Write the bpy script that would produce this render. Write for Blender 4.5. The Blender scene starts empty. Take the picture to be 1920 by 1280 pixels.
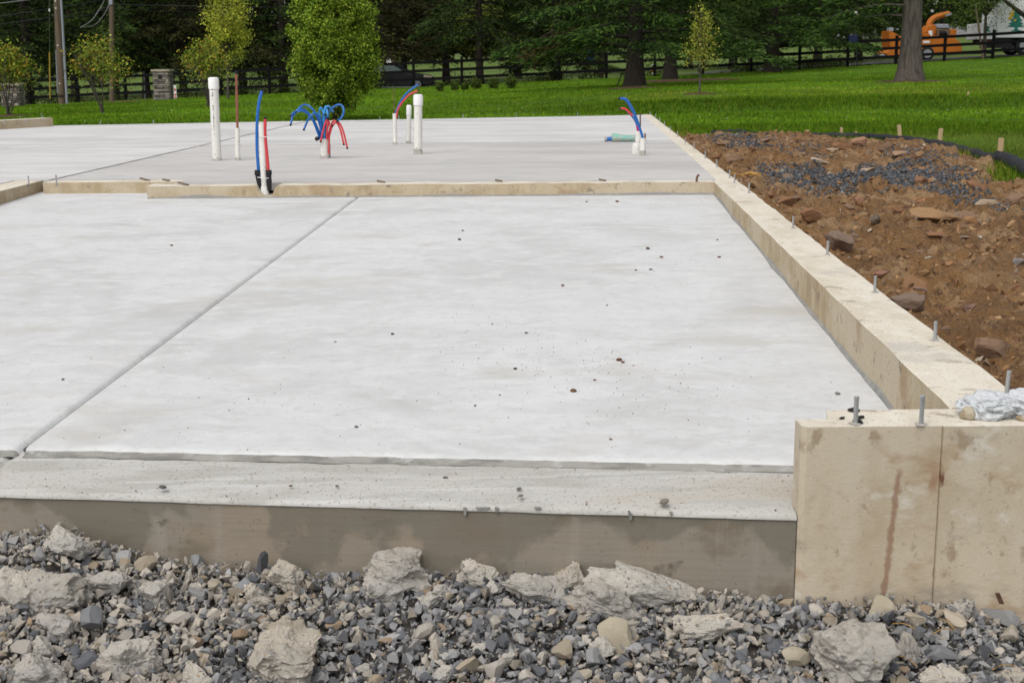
import bpy, bmesh, math, random
import numpy as np
from mathutils import Vector, Matrix

# ------------------------------------------------------------------ camera, world, sun, exposure
SC = bpy.context.scene
COL = SC.collection
FPX, H = 2450.0, 0.92                       # focal length in photo pixels, eye height above the wall tops (z = 0)
PITCH, ROLL = math.atan((640 - 121.5) / FPX), -0.0095
cam_d = bpy.data.cameras.new('camera')
cam = bpy.data.objects.new('camera', cam_d)
COL.objects.link(cam)
cam_d.sensor_width = 36.0
cam_d.lens = FPX / 1920 * 36
cam_d.clip_start, cam_d.clip_end = 0.05, 2000
CAM_ROT = Matrix.Rotation(math.pi / 2 - PITCH, 3, 'X') @ Matrix.Rotation(ROLL, 3, 'Z')
cam.matrix_world = Matrix.Translation((0, 0, H)) @ CAM_ROT.to_4x4()
cam_d.dof.use_dof = True
cam_d.dof.focus_distance = 5.2
cam_d.dof.aperture_fstop = 10
SC.camera = cam

world = bpy.data.worlds.new('World')
SC.world = world
world.use_nodes = True
wn, wl = world.node_tree.nodes, world.node_tree.links
wn.clear()
SUN_EL, SUN_AZ = math.radians(56), math.radians(212)     # azimuth clockwise from +Y (view direction)
sky = wn.new('ShaderNodeTexSky')
sky.sky_type = 'NISHITA'
sky.sun_disc = False
sky.sun_elevation = SUN_EL
sky.sun_rotation = SUN_AZ
sky.air_density, sky.dust_density, sky.ozone_density = 1.0, 3.0, 1.0
hs = wn.new('ShaderNodeHueSaturation')
hs.inputs['Saturation'].default_value = 0.16            # cloud cover: nearly grey sky
bg = wn.new('ShaderNodeBackground')
bg.inputs['Strength'].default_value = 0.14
wo = wn.new('ShaderNodeOutputWorld')
wl.new(sky.outputs[0], hs.inputs['Color'])
wl.new(hs.outputs[0], bg.inputs[0])
wl.new(bg.outputs[0], wo.inputs[0])

sun_d = bpy.data.lights.new('sun', 'SUN')
sun_d.energy = 1.0
sun_d.angle = math.radians(40)
sun_d.color = (1.0, 0.95, 0.88)
sun = bpy.data.objects.new('sun', sun_d)
COL.objects.link(sun)
sdir = Vector((math.sin(SUN_AZ) * math.cos(SUN_EL), math.cos(SUN_AZ) * math.cos(SUN_EL), math.sin(SUN_EL)))
sun.rotation_euler = sdir.to_track_quat('Z', 'Y').to_euler()

SC.view_settings.view_transform = 'Standard'
SC.view_settings.look = 'None'
SC.view_settings.exposure = 0.28
SC.view_settings.gamma = 1.0
SC.view_settings.use_curve_mapping = False
SC.cycles.max_bounces = 6
SC.cycles.transparent_max_bounces = 8

rnd = random.Random(7)
nr = np.random.default_rng(7)

# ------------------------------------------------------------------ where a photo pixel lands in the world
CM = np.array(CAM_ROT)
def ray(px, py): return CM @ np.array([(px - 960) / FPX, -(py - 640) / FPX, -1.0])
def at(px, py, z=0.0):
    d = ray(px, py); t = (z - H) / d[2]
    return np.array([0, 0, H]) + t * d
def atY(px, py, Y):
    d = ray(px, py); t = Y / d[1]
    return np.array([0, 0, H]) + t * d
def pxm(Y): return Y / FPX                   # metres per photo pixel at distance Y (near enough)

# ------------------------------------------------------------------ numpy noise
def _hash(ix, iy, iz, s):
    n = (ix * 374761393 + iy * 668265263 + iz * 2147483647 + s * 974634533) & 0xffffffff
    n = ((n ^ (n >> 13)) * 1274126177) & 0xffffffff
    return ((n ^ (n >> 16)) & 0xffff) / 32767.5 - 1.0
def vnoise(P, s=0):
    P = np.asarray(P, float)
    i = np.floor(P).astype(np.int64); f = P - i
    u = f * f * (3 - 2 * f)
    r = 0
    for dx in (0, 1):
        for dy in (0, 1):
            for dz in (0, 1):
                w = (u[:, 0] if dx else 1 - u[:, 0]) * (u[:, 1] if dy else 1 - u[:, 1]) * (u[:, 2] if dz else 1 - u[:, 2])
                r = r + w * _hash(i[:, 0] + dx, i[:, 1] + dy, i[:, 2] + dz, s)
    return r
def fbm(P, oct=4, s=0, gain=.5):
    P = np.asarray(P, float); a, r = 1.0, 0
    for o in range(oct):
        r = r + a * vnoise(P * 2 ** o + 17.3 * o, s + o); a *= gain
    return r
def fbm2(X, Y, sc, oct=4, s=0, gain=.5):
    return fbm(np.stack([np.ravel(X) * sc, np.ravel(Y) * sc, np.full(np.size(X), .37)], 1), oct, s, gain).reshape(np.shape(X))
def sstep(a, b, x):
    t = np.clip((x - a) / (b - a), 0, 1); return t * t * (3 - 2 * t)

# ------------------------------------------------------------------ materials
def mat(name, base, rough=.85, layers=(), bump=None, attr=None, objcol=False, spec=.3, metal=0, trans=0, emit=None, bump2=None, tint=False):
    """layers: (scale or (sx,sy,sz), colour, lo, hi, amount[, detail]) noise patches mixed over the base colour"""
    m = bpy.data.materials.new(name); m.use_nodes = True
    n, l = m.node_tree.nodes, m.node_tree.links
    p = n['Principled BSDF']
    p.inputs['Roughness'].default_value = rough
    p.inputs['Specular IOR Level'].default_value = spec
    p.inputs['Metallic'].default_value = metal
    p.inputs['Transmission Weight'].default_value = trans
    tc = n.new('ShaderNodeTexCoord')
    def noise(sc, det=5, rg=.6):
        t = n.new('ShaderNodeTexNoise'); t.inputs['Distortion'].default_value = 1.3 if det >= 8 else 0; t.inputs['Detail'].default_value = det; t.inputs['Roughness'].default_value = rg
        if isinstance(sc, (int, float)):
            t.inputs['Scale'].default_value = sc; l.new(tc.outputs['Object'], t.inputs['Vector'])
        else:
            mp = n.new('ShaderNodeMapping'); mp.inputs['Scale'].default_value = sc
            t.inputs['Scale'].default_value = 1
            l.new(tc.outputs['Object'], mp.inputs['Vector']); l.new(mp.outputs[0], t.inputs['Vector'])
        return t.outputs['Fac']
    c = None
    if attr:
        a = n.new('ShaderNodeAttribute'); a.attribute_name = attr; c = a.outputs['Color']
    elif objcol:
        a = n.new('ShaderNodeObjectInfo'); c = a.outputs['Color']
    if c is not None:
        x = n.new('ShaderNodeMix'); x.data_type = 'RGBA'; x.blend_type = 'MULTIPLY'; x.inputs[0].default_value = 1
        l.new(c, x.inputs[6]); x.inputs[7].default_value = (*base, 1); c = x.outputs[2]
    else:
        x = n.new('ShaderNodeRGB'); x.outputs[0].default_value = (*base, 1); c = x.outputs[0]
    for L in layers:
        sc, colr, lo, hi, amt = L[:5]
        f = noise(sc, L[5] if len(L) > 5 else 5)
        r = n.new('ShaderNodeMapRange'); r.clamp = True
        r.inputs['From Min'].default_value = lo; r.inputs['From Max'].default_value = hi; r.inputs['To Max'].default_value = amt
        l.new(f, r.inputs['Value'])
        x = n.new('ShaderNodeMix'); x.data_type = 'RGBA'
        l.new(r.outputs[0], x.inputs[0]); l.new(c, x.inputs[6]); x.inputs[7].default_value = (*colr, 1)
        c = x.outputs[2]
    if tint:
        a = n.new('ShaderNodeObjectInfo'); x = n.new('ShaderNodeMix'); x.data_type = 'RGBA'; x.blend_type = 'MULTIPLY'; x.inputs[0].default_value = 1; l.new(c, x.inputs[6]); l.new(a.outputs['Color'], x.inputs[7]); c = x.outputs[2]
    l.new(c, p.inputs['Base Color'])
    if bump:
        b = n.new('ShaderNodeBump'); b.inputs['Distance'].default_value = bump[2]; b.inputs['Strength'].default_value = bump[1]
        l.new(noise(bump[0], 6, .65), b.inputs['Height'])
        last = b
        if bump2:
            b2 = n.new('ShaderNodeBump'); b2.inputs['Distance'].default_value = bump2[2]; b2.inputs['Strength'].default_value = bump2[1]
            l.new(noise(bump2[0], 4, .6), b2.inputs['Height']); l.new(b.outputs[0], b2.inputs['Normal']); last = b2
        l.new(last.outputs[0], p.inputs['Normal'])
    if emit:
        p.inputs['Emission Color'].default_value = (*emit[0], 1); p.inputs['Emission Strength'].default_value = emit[1]
    m['out'] = ''
    return m
def plain(name, c, rough=.6, **k): return mat(name, c, rough, **k)

M = {}
M['slab'] = mat('slab_concrete', (.592, .598, .60), .8, [
    ((.8, 1.0, 1), (.445, .445, .44), .48, .66, .75, 9), ((2.2, 2.6, 1), (.52, .52, .518), .50, .64, .6, 8), ((5, 7, 1), (.47, .468, .46), .54, .66, .5, 8), ((7, 11, 1), (.655, .655, .655), .52, .66, .6, 6),
    ((1.3, 1.7, 1), (.655, .655, .655), .53, .66, .6, 9), ((1.1, 2.0, 2), (.47, .445, .40), .58, .68, .55, 7), (26, (.52, .515, .50), .54, .66, .6), (150, (.33, .31, .28), .66, .71, .6, 2)], (14, .3, .01), bump2=(120, .35, .004))
M['slab_house'] = mat('slab_house_concrete', (.60, .595, .59), .8, [
    ((.35, 1.0, 1), (.46, .45, .44), .45, .60, .85, 7), ((1.1, 3.6, 1), (.50, .49, .48), .48, .62, .8, 7), ((2.5, 7, 1), (.62, .62, .615), .54, .66, .7, 6), (60, (.36, .34, .31), .63, .70, .5, 2)], (10, .2, .01))
M['slab_damp'] = mat('slab_damp_concrete', (.53, .508, .49), .78, [
    ((.3, 1.0, 1), (.42, .395, .38), .44, .60, .85, 7), ((.8, 3.2, 1), (.52, .51, .50), .52, .64, .8, 7), ((2.5, 7, 1), (.39, .415, .405), .5, .62, .6, 6), (60, (.30, .28, .25), .63, .70, .5, 2)], (10, .2, .01))
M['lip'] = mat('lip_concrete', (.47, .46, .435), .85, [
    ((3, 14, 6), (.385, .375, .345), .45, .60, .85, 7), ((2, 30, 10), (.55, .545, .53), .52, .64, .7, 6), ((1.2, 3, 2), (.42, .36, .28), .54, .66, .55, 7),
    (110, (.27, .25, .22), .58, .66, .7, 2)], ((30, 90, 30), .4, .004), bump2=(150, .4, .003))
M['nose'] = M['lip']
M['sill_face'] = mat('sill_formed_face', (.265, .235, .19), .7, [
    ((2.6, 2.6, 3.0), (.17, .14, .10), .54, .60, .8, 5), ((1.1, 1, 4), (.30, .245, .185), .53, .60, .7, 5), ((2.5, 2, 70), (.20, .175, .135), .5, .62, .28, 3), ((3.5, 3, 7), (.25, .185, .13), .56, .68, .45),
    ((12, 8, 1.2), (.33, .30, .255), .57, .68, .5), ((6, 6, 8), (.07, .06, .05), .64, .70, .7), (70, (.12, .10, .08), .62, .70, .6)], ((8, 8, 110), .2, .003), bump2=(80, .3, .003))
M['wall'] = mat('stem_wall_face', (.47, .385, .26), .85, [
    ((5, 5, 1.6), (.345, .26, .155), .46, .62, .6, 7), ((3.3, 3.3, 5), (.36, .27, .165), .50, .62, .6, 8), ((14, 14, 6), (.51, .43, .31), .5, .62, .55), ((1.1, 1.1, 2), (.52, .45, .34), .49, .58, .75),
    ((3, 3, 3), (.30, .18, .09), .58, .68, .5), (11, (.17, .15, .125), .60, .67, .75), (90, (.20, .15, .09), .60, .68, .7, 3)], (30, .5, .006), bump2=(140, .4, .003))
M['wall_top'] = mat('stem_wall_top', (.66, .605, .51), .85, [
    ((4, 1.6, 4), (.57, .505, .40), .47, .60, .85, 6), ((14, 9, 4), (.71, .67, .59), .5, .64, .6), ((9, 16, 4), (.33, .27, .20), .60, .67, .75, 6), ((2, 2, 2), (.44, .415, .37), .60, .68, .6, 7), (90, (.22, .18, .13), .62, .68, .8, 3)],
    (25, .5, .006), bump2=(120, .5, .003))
M['step'] = mat('step_edge', (.30, .292, .27), .9, [((6, 20, 20), (.17, .165, .15), .47, .60, .8, 7), ((14, 20, 20), (.40, .395, .38), .56, .66, .8)], (60, .6, .005))
M['fillet'] = mat('mortar', (.25, .245, .232), .9, [(20, (.33, .32, .30), .50, .65, .8)], (60, .6, .006))
M['dirt'] = mat('dirt', (.25, .135, .053), .95, [
    (.8, (.175, .096, .042), .45, .58, .8), (4, (.38, .245, .13), .50, .62, .85), (18, (.11, .062, .036), .53, .64, .85, 7), (60, (.33, .22, .135), .56, .66, .6), (.5, (.26, .165, .085), .54, .64, .7)],
    (14, 1.0, .05), bump2=(60, 1.0, .02))
M['rock'] = mat('brown_rock', (1, 1, 1), .85, [(6, (.13, .075, .042), .50, .7, .55), (30, (.28, .2, .14), .58, .72, .5)], (12, .6, .02), objcol=True, bump2=(60, .5, .006))
M['stone'] = mat('gravel_stone', (1.2, 1.2, 1.2), .8, [(45, (.30, .245, .18), .54, .70, .5), (140, (.10, .10, .10), .60, .72, .4)], (90, .5, .004), objcol=True)
M['gravel'] = mat('gravel', (1.08, 1.06, 1.04), .82, [(60, (.27, .23, .18), .56, .72, .45)], (120, .5, .003), attr='Col')
M['darkgravel'] = mat('dark_gravel', (1, 1, 1), .75, [(30, (.12, .10, .08), .58, .72, .4)], (80, .4, .004), attr='Col')
M['lump'] = mat('concrete_lump', (.47, .435, .385), .95, [
    (9, (.33, .30, .255), .48, .62, .8, 7), (25, (.55, .52, .47), .52, .62, .75), (45, (.15, .148, .15), .61, .67, .85), (12, (.42, .32, .22), .58, .68, .45), (3, (.40, .385, .36), .47, .57, .7)],
   
    (70, .9, .010), bump2=(260, .8, .003), tint=True)
M['lump_smooth'] = mat('broken_concrete', (.36, .315, .235), .9, [(9, (.29, .255, .19), .45, .6, .7), (60, (.42, .38, .31), .55, .7, .6)], (60, .4, .005))
M['pvc'] = mat('pvc', (.72, .71, .67), .45, [((6, 6, 2.5), (.60, .57, .50), .52, .66, .6), (30, (.32, .28, .23), .63, .67, .8, 3)], None)
M['pvc_cap'] = plain('pvc_cap', (.80, .80, .79), .4)
M['mortar_ring'] = mat('cement_splash', (.36, .34, .31), .9, [(30, (.50, .48, .45), .5, .6, .7)], (60, .6, .004))
M['print'] = plain('pipe_print', (.12, .12, .13), .6)
M['blue'] = plain('blue_tube', (.008, .12, .43), .3, spec=.5)
M['blue_light'] = plain('pale_blue_tube', (.04, .27, .60), .3, spec=.5)
M['red'] = plain('red_tube', (.60, .045, .055), .35, spec=.5)
M['magenta'] = plain('magenta_sleeve', (.40, .02, .16), .4)
M['copper'] = mat('copper_pipe', (.30, .115, .075), .5, [(20, (.16, .07, .05), .5, .65, .7)], None, metal=.3)
M['rust'] = mat('rusty_rod', (.16, .085, .055), .9, [(40, (.09, .05, .035), .45, .65, .8)], (90, .4, .003))
M['foam'] = mat('black_foam', (.022, .022, .024), .9, (), (80, .5, .004))
M['black'] = plain('black_plastic', (.015, .015, .017), .45)
M['tie'] = plain('zip_tie', (.8, .8, .78), .5)
M['teal'] = mat('teal_plastic', (.21, .42, .36), .6, [((16, 16, 16), (.42, .40, .34), .50, .58, .85), (60, (.14, .30, .25), .55, .7, .6)], (30, .4, .006))
M['steel'] = mat('galvanized_steel', (.42, .43, .44), .45, [(40, (.30, .31, .32), .45, .65, .7)], None, metal=.55)
M['stake'] = mat('stake_wood', (.46, .33, .19), .85, [((40, 40, 3), (.34, .23, .12), .48, .65, .8)], ((60, 60, 4), .4, .003))
M['sock'] = mat('black_mesh_sock', (.017, .018, .022), .75, [(3, (.035, .035, .037), .5, .65, .8)], (18, .7, .03), bump2=(90, .4, .008))
M['bag'] = mat('clear_bag', (.74, .765, .79), .3, [(26, (.58, .60, .62), .52, .64, .7, 7), (16, (.46, .41, .32), .60, .68, .55)], ((22, 40, 40), 1.0, .012), trans=.25, spec=.6)
M['bag_fill'] = mat('bag_contents', (.46, .40, .30), .9, [(25, (.30, .22, .13), .5, .65, .8)], (40, .8, .01))
M['splinter'] = mat('weathered_wood', (.16, .12, .085), .9, [((4, 60, 60), (.24, .19, .14), .5, .6, .8)], None)
M['lawn'] = mat('lawn_soil_and_grass', (.07, .145, .010), .9, [(.35, (.05, .115, .008), .42, .62, .8), (2.2, (.095, .175, .015), .48, .68, .7), (9, (.030, .070, .007), .52, .66, .7), (.9, (.13, .145, .035), .58, .70, .5)], (14, .9, .05), spec=.1)
M['grass'] = mat('grass_blades', (1.38, 1.26, .85), .95, (), None, attr='Col', spec=.03)
M['field'] = mat('field_grass', (.10, .145, .034), .9, [(.06, (.075, .12, .026), .42, .6, .8), (.5, (.12, .16, .045), .5, .68, .6)], None, spec=.1)
M['road'] = mat('asphalt', (.055, .055, .057), .9, [(.8, (.075, .074, .073), .45, .6, .7)], (40, .3, .005))
M['needles'] = mat('needles', (1.55, 1.6, 1.15), .8, (), None, attr='Col', spec=.1)
M['leaves'] = mat('leaves', (1.25, 1.22, 1), .7, (), None, attr='Col', spec=.2)
M['bark'] = mat('dark_bark', (.032, .025, .019), .95, [((14, 14, 2), (.055, .044, .034), .48, .64, .8)], ((22, 22, 3), .9, .04))
M['bark_grey'] = mat('grey_bark', (.115, .098, .082), .95, [((13, 13, 1.8), (.055, .046, .038), .46, .60, .9), ((20, 20, 5), (.17, .15, .13), .56, .68, .6), (2, (.10, .105, .065), .58, .7, .4)], ((16, 16, 2.4), 1.0, .06))
M['pole'] = mat('pole_wood', (.135, .098, .068), .9, [((20, 20, .6), (.085, .06, .042), .46, .62, .8), ((30, 30, 1), (.19, .15, .11), .56, .68, .6)], ((40, 40, 1.5), .5, .01))
M['conduit'] = plain('grey_conduit', (.27, .29, .33), .5)
M['wire'] = plain('cable', (.02, .02, .022), .6)
M['wire_pale'] = plain('bare_cable', (.25, .25, .25), .5)
M['guard'] = plain('yellow_guard', (.62, .37, .02), .5)
M['fence'] = mat('black_fence_paint', (.005, .005, .0055), .7, [(3, (.009, .0085, .008), .5, .65, .7)], None, spec=.1)
M['pstone'] = mat('stacked_stone', (1, 1, 1), .9, [(18, (.14, .12, .10), .5, .68, .6)], (25, .5, .02), attr='Col')
M['cap'] = mat('capstone', (.40, .34, .26), .85, [(6, (.32, .27, .2), .48, .62, .7)], None)
M['white'] = plain('white_paint', (.72, .72, .70), .5)
M['redp'] = plain('red_paint', (.55, .05, .03), .5)
M['carp'] = plain('black_car_paint', (.014, .015, .018), .22, spec=.6)
M['glass'] = plain('car_glass', (.24, .32, .30), .12, spec=.8)  # pale green reflection in the windows is put into the base colour
M['tyre'] = plain('tyre_rubber', (.014, .014, .014), .85)
M['rim'] = plain('wheel_rim', (.35, .36, .37), .35, metal=.6)
M['lamp'] = plain('headlight_glass', (.75, .62, .50), .2)
M['orange'] = mat('orange_paint', (.42, .125, .010), .5, [(1.6, (.30, .085, .008), .5, .66, .7)], None)
M['brownp'] = plain('engine_brown', (.13, .085, .05), .7)
M['truck'] = mat('truck_white', (.62, .63, .62), .5, [(.8, (.54, .55, .53), .5, .68, .6)], None)
M['chassis'] = plain('chassis_black', (.012, .012, .012), .7)
M['logo_green'] = plain('logo_green', (.012, .14, .10), .6)
M['logo_yellow'] = plain('logo_yellow', (.58, .40, .03), .6)
M['tail'] = plain('tail_lamp', (.62, .05, .04), .4)
M['tarp'] = plain('blue_tarp', (.015, .10, .42), .6)
M['navy'] = plain('navy_box', (.010, .018, .07), .5)
M['mulch'] = mat('mulch', (.085, .042, .024), .95, [(14, (.045, .024, .015), .45, .62, .8), (40, (.13, .075, .045), .58, .7, .6)], (25, 1, .03))
M['tan'] = plain('dead_grass', (.38, .22, .06), .8)
M['flower'] = plain('clover_white', (.62, .62, .56), .7)
M['groove'] = mat('joint_base_concrete', (.13, .12, .115), .9)

# ------------------------------------------------------------------ mesh helpers
def newmesh(name, V, F, mats, smooth=False, col=None, fm=None):
    """V (n,3); F: array (m,k) or list of lists"""
    me = bpy.data.meshes.new(name)
    V = np.asarray(V, np.float32)
    if isinstance(F, np.ndarray):
        m, k = F.shape
        me.vertices.add(len(V)); me.vertices.foreach_set('co', V.ravel())
        me.loops.add(m * k); me.loops.foreach_set('vertex_index', F.astype(np.int32).ravel())
        me.polygons.add(m); me.polygons.foreach_set('loop_start', np.arange(0, m * k, k, dtype=np.int32))
        me.update(calc_edges=True)
    else:
        me.from_pydata([tuple(map(float, v)) for v in V], [], [list(map(int, f)) for f in F])
        me.update()
    if not isinstance(mats, (list, tuple)): mats = [mats]
    for m_ in mats: me.materials.append(m_)
    if fm is not None: me.polygons.foreach_set('material_index', np.asarray(fm, np.int32))
    me.polygons.foreach_set('use_smooth', np.full(len(me.polygons), bool(smooth)))
    if col is not None:
        a = me.color_attributes.new('Col', 'FLOAT_COLOR', 'POINT')
        c = np.ones((len(V), 4), np.float32); c[:, :3] = col
        a.data.foreach_set('color', c.ravel())
    return me

WL = {}                                       # world position of every object's origin
def link(name, me, parent=None, origin=(0, 0, 0)):
    o = bpy.data.objects.new(name, me); COL.objects.link(o)
    if parent is not None:
        o.parent = parent; WL[o.name] = WL[parent.name]
    else:
        o.location = origin; WL[o.name] = np.array(origin, float)
    return o
def tag(o, label=None, cat=None, group=None, kind=None):
    if label: o['label'] = label
    if cat: o['category'] = cat
    if group: o['group'] = group
    if kind: o['kind'] = kind
    return o
def empty(name, loc, label=None, cat=None, group=None):
    o = bpy.data.objects.new(name, None); COL.objects.link(o); o.location = loc; o.empty_display_size = .05
    WL[o.name] = np.array(loc, float)
    return tag(o, label, cat, group)

class MB:
    def __init__(s): s.V, s.F, s.m = [], [], []
    def add(s, V, F, mi=0):
        b = len(s.V); s.V += [tuple(map(float, v)) for v in V]
        s.F += [[b + i for i in f] for f in F]; s.m += [mi] * len(F); return s
    def box(s, c, d, rz=0, rx=0, ry=0, mi=0, bev=0):
        c = np.array(c, float); hx, hy, hz = [q / 2 for q in d]
        R = np.array(Matrix.Rotation(rz, 3, 'Z') @ Matrix.Rotation(ry, 3, 'Y') @ Matrix.Rotation(rx, 3, 'X'))
        if bev <= 0:
            P = [(x, y, z) for x in (-hx, hx) for y in (-hy, hy) for z in (-hz, hz)]
            F = [(0, 1, 3, 2), (4, 6, 7, 5), (0, 4, 5, 1), (2, 3, 7, 6), (0, 2, 6, 4), (1, 5, 7, 3)]
            return s.add(np.array(P) @ R.T + c, F, mi)
        bm = bmesh.new(); bmesh.ops.create_cube(bm, size=1)
        for v in bm.verts: v.co = (v.co.x * d[0], v.co.y * d[1], v.co.z * d[2])
        bmesh.ops.bevel(bm, geom=bm.edges[:] , offset=bev, segments=2, affect='EDGES', profile=.5)
        bm.verts.index_update()
        s.add(np.array([v.co[:] for v in bm.verts]) @ R.T + c, [[v.index for v in f.verts] for f in bm.faces], mi); bm.free(); return s
    def prism(s, poly, z0, z1, mi=0, mtop=None):
        n = len(poly); V = [(x, y, z0) for x, y in poly] + [(x, y, z1) for x, y in poly]
        s.add(V, [[i, (i + 1) % n, n + (i + 1) % n, n + i] for i in range(n)], mi)
        s.add(V, [list(range(n, 2 * n))], mi if mtop is None else mtop)
        s.add(V, [list(range(n - 1, -1, -1))], mi); return s
    def extr(s, poly3, vec, mi=0):
        n = len(poly3); P = np.array(poly3, float); V = np.concatenate([P, P + np.array(vec, float)])
        s.add(V, [list(range(n - 1, -1, -1)), list(range(n, 2 * n))] + [[i, (i + 1) % n, n + (i + 1) % n, n + i] for i in range(n)], mi); return s
    def tube(s, pts, r, sides=8, cap=True, mi=0):
        pts = [np.array(p, float) for p in pts]; n = len(pts)
        rr = [r] * n if isinstance(r, (int, float)) else list(r)
        V, F = [], []
        up = np.array([0, 0, 1.0]); ref = None
        for i, p in enumerate(pts):
            t = pts[min(i + 1, n - 1)] - pts[max(i - 1, 0)]; t = t / (np.linalg.norm(t) + 1e-9)
            if ref is None: ref = np.array([1.0, 0, 0]) if abs(t[2]) > .9 else np.cross(t, up)
            a = ref - t * ref.dot(t); a /= np.linalg.norm(a) + 1e-9; ref = a; b = np.cross(t, a)
            for k in range(sides):
                w = 2 * math.pi * k / sides; V.append(p + rr[i] * (math.cos(w) * a + math.sin(w) * b))
        for i in range(n - 1):
            for k in range(sides):
                k2 = (k + 1) % sides; F.append([i * sides + k, i * sides + k2, (i + 1) * sides + k2, (i + 1) * sides + k])
        if cap: F.append(list(range(sides - 1, -1, -1))); F.append([(n - 1) * sides + k for k in range(sides)])
        return s.add(V, F, mi)
    def lathe(s, base, prof, sides=20, mi=0):
        """prof: list of (radius, height) about a vertical axis at base"""
        return s.tube([np.array(base) + (0, 0, h) for _, h in prof], [q for q, _ in prof], sides, True, mi)
    def build(s, name, mats, parent=None, origin=None, smooth=False, recalc=True):
        o0 = WL[parent.name] if parent is not None else np.array(origin if origin is not None else (0, 0, 0), float)
        me = newmesh(name, np.array(s.V) - o0, s.F, mats, smooth, fm=s.m)
        if recalc:
            bm = bmesh.new(); bm.from_mesh(me); bmesh.ops.recalc_face_normals(bm, faces=bm.faces[:]); bm.to_mesh(me); bm.free()
        if smooth == 'auto' or smooth is True:
            try: me.set_sharp_from_angle(angle=math.radians(40))
            except Exception: pass
        return link(name, me, parent, tuple(o0))

def spline(pts, n=14):
    P = [np.array(p, float) for p in pts]; P = [2 * P[0] - P[1]] + P + [2 * P[-1] - P[-2]]; out = []
    for i in range(1, len(P) - 2):
        for k in range(n):
            t = k / n; a, b, c, d = P[i - 1:i + 3]
            out.append(.5 * ((2 * b) + (c - a) * t + (2 * a - 5 * b + 4 * c - d) * t * t + (3 * b - a - 3 * c + d) * t ** 3))
    out.append(P[-2]); return out

def gridmesh(name, X, Y, Z, m, smooth=True):
    a, b = X.shape; V = np.stack([X.ravel(), Y.ravel(), Z.ravel()], 1)
    i = np.arange(a * b).reshape(a, b)
    F = np.stack([i[:-1, :-1].ravel(), i[:-1, 1:].ravel(), i[1:, 1:].ravel(), i[1:, :-1].ravel()], 1)
    return newmesh(name, V, F, m, smooth)

_ico = {}
def ico(sub):
    if sub not in _ico:
        bm = bmesh.new(); bmesh.ops.create_icosphere(bm, subdivisions=sub, radius=1); bm.verts.index_update()
        _ico[sub] = (np.array([v.co[:] for v in bm.verts]), np.array([[v.index for v in f.verts] for f in bm.faces])); bm.free()
    return _ico[sub]
def rock_verts(sub, seed, cuts=9, rough=.06, depth=(.62, .95)):
    r = np.random.default_rng(seed); V, F = ico(sub); V = V.copy()
    for _ in range(cuts):
        n = r.normal(size=3); n /= np.linalg.norm(n); d = r.uniform(*depth)
        V -= np.outer(np.maximum(V @ n - d, 0), n)
    L = np.linalg.norm(V, axis=1, keepdims=True)
    V *= 1 + rough * fbm(V * 2.2 + seed % 97, 3, seed % 50)[:, None]
    return V, F
def lump_verts(sub, seed, rough=.30, sc=1.6):  # broken concrete: faceted, then roughened
    r = np.random.default_rng(seed); V, F = ico(sub); V = V.copy()
    V *= 1 + .30 * fbm(V * 1.3 + seed * .77, 2, 4)[:, None]
    for _ in range(11):
        n = r.normal(size=3); n /= np.linalg.norm(n); d = r.uniform(.40, .88)
        V -= np.outer(np.maximum(V @ n - d, 0) * .97, n)
    o = r.uniform(0, 50, 3)
    k = rough * .5 * fbm(V * sc * 1.6 + o, 3, 3) + .09 * fbm(V * 4.6 + o, 3, 9) + .05 * np.abs(fbm(V * 11 + o, 3, 5)) + .03 * fbm(V * 26 + o, 2, 6)
    return V * (1 + k)[:, None], F

def rotmats(n, r):
    q = r.normal(size=(n, 4)); q /= np.linalg.norm(q, axis=1, keepdims=True); w, x, y, z = q.T
    return np.stack([np.stack([1 - 2 * (y * y + z * z), 2 * (x * y - z * w), 2 * (x * z + y * w)], 1),
                     np.stack([2 * (x * y + z * w), 1 - 2 * (x * x + z * z), 2 * (y * z - x * w)], 1),
                     np.stack([2 * (x * z - y * w), 2 * (y * z + x * w), 1 - 2 * (x * x + y * y)], 1)], 1)
_hulls = []
def hulls():
    if not _hulls:
        r = np.random.default_rng(3)
        for i in range(36):
            bm = bmesh.new(); P = r.normal(size=(9, 3)); P /= np.linalg.norm(P, axis=1, keepdims=True); P *= r.uniform(.75, 1.05, (9, 1)); P *= (1, r.uniform(.62, .95), r.uniform(.42, .75))
            for p in P: bm.verts.new(p)
            res = bmesh.ops.convex_hull(bm, input=bm.verts[:])
            bmesh.ops.delete(bm, geom=[v for v in bm.verts if not v.link_faces], context='VERTS')
            bmesh.ops.triangulate(bm, faces=bm.faces[:]); bm.verts.index_update()
            _hulls.append((np.array([v.co[:] for v in bm.verts]), np.array([[v.index for v in f.verts] for f in bm.faces]))); bm.free()
    return _hulls
def scatter_stones(P, size, cols, seed):
    """many angular stones as one mesh: returns V, F, colour"""
    r = np.random.default_rng(seed); HS = hulls(); which = r.integers(0, len(HS), len(P)); R = rotmats(len(P), r)
    VV, FF, CC, b = [], [], [], 0
    for k, (hv, hf) in enumerate(HS):
        ix = np.nonzero(which == k)[0]
        if not len(ix): continue
        v = np.einsum('nij,vj->nvi', R[ix], hv) * size[ix][:, None, None] + P[ix][:, None, :]
        n = len(hv); off = b + np.arange(len(ix)) * n
        VV.append(v.reshape(-1, 3)); FF.append((hf[None] + off[:, None, None]).reshape(-1, 3)); CC.append(np.repeat(cols[ix], n, 0)); b += len(ix) * n
    return np.concatenate(VV), np.concatenate(FF), np.concatenate(CC)
def palette(cols, w, n, r, var=.22):
    c = np.array(cols)[r.choice(len(cols), n, p=np.array(w) / sum(w))]
    return np.clip(c * r.uniform(1 - var, 1 + var, (n, 1)), 0, 1)

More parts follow.
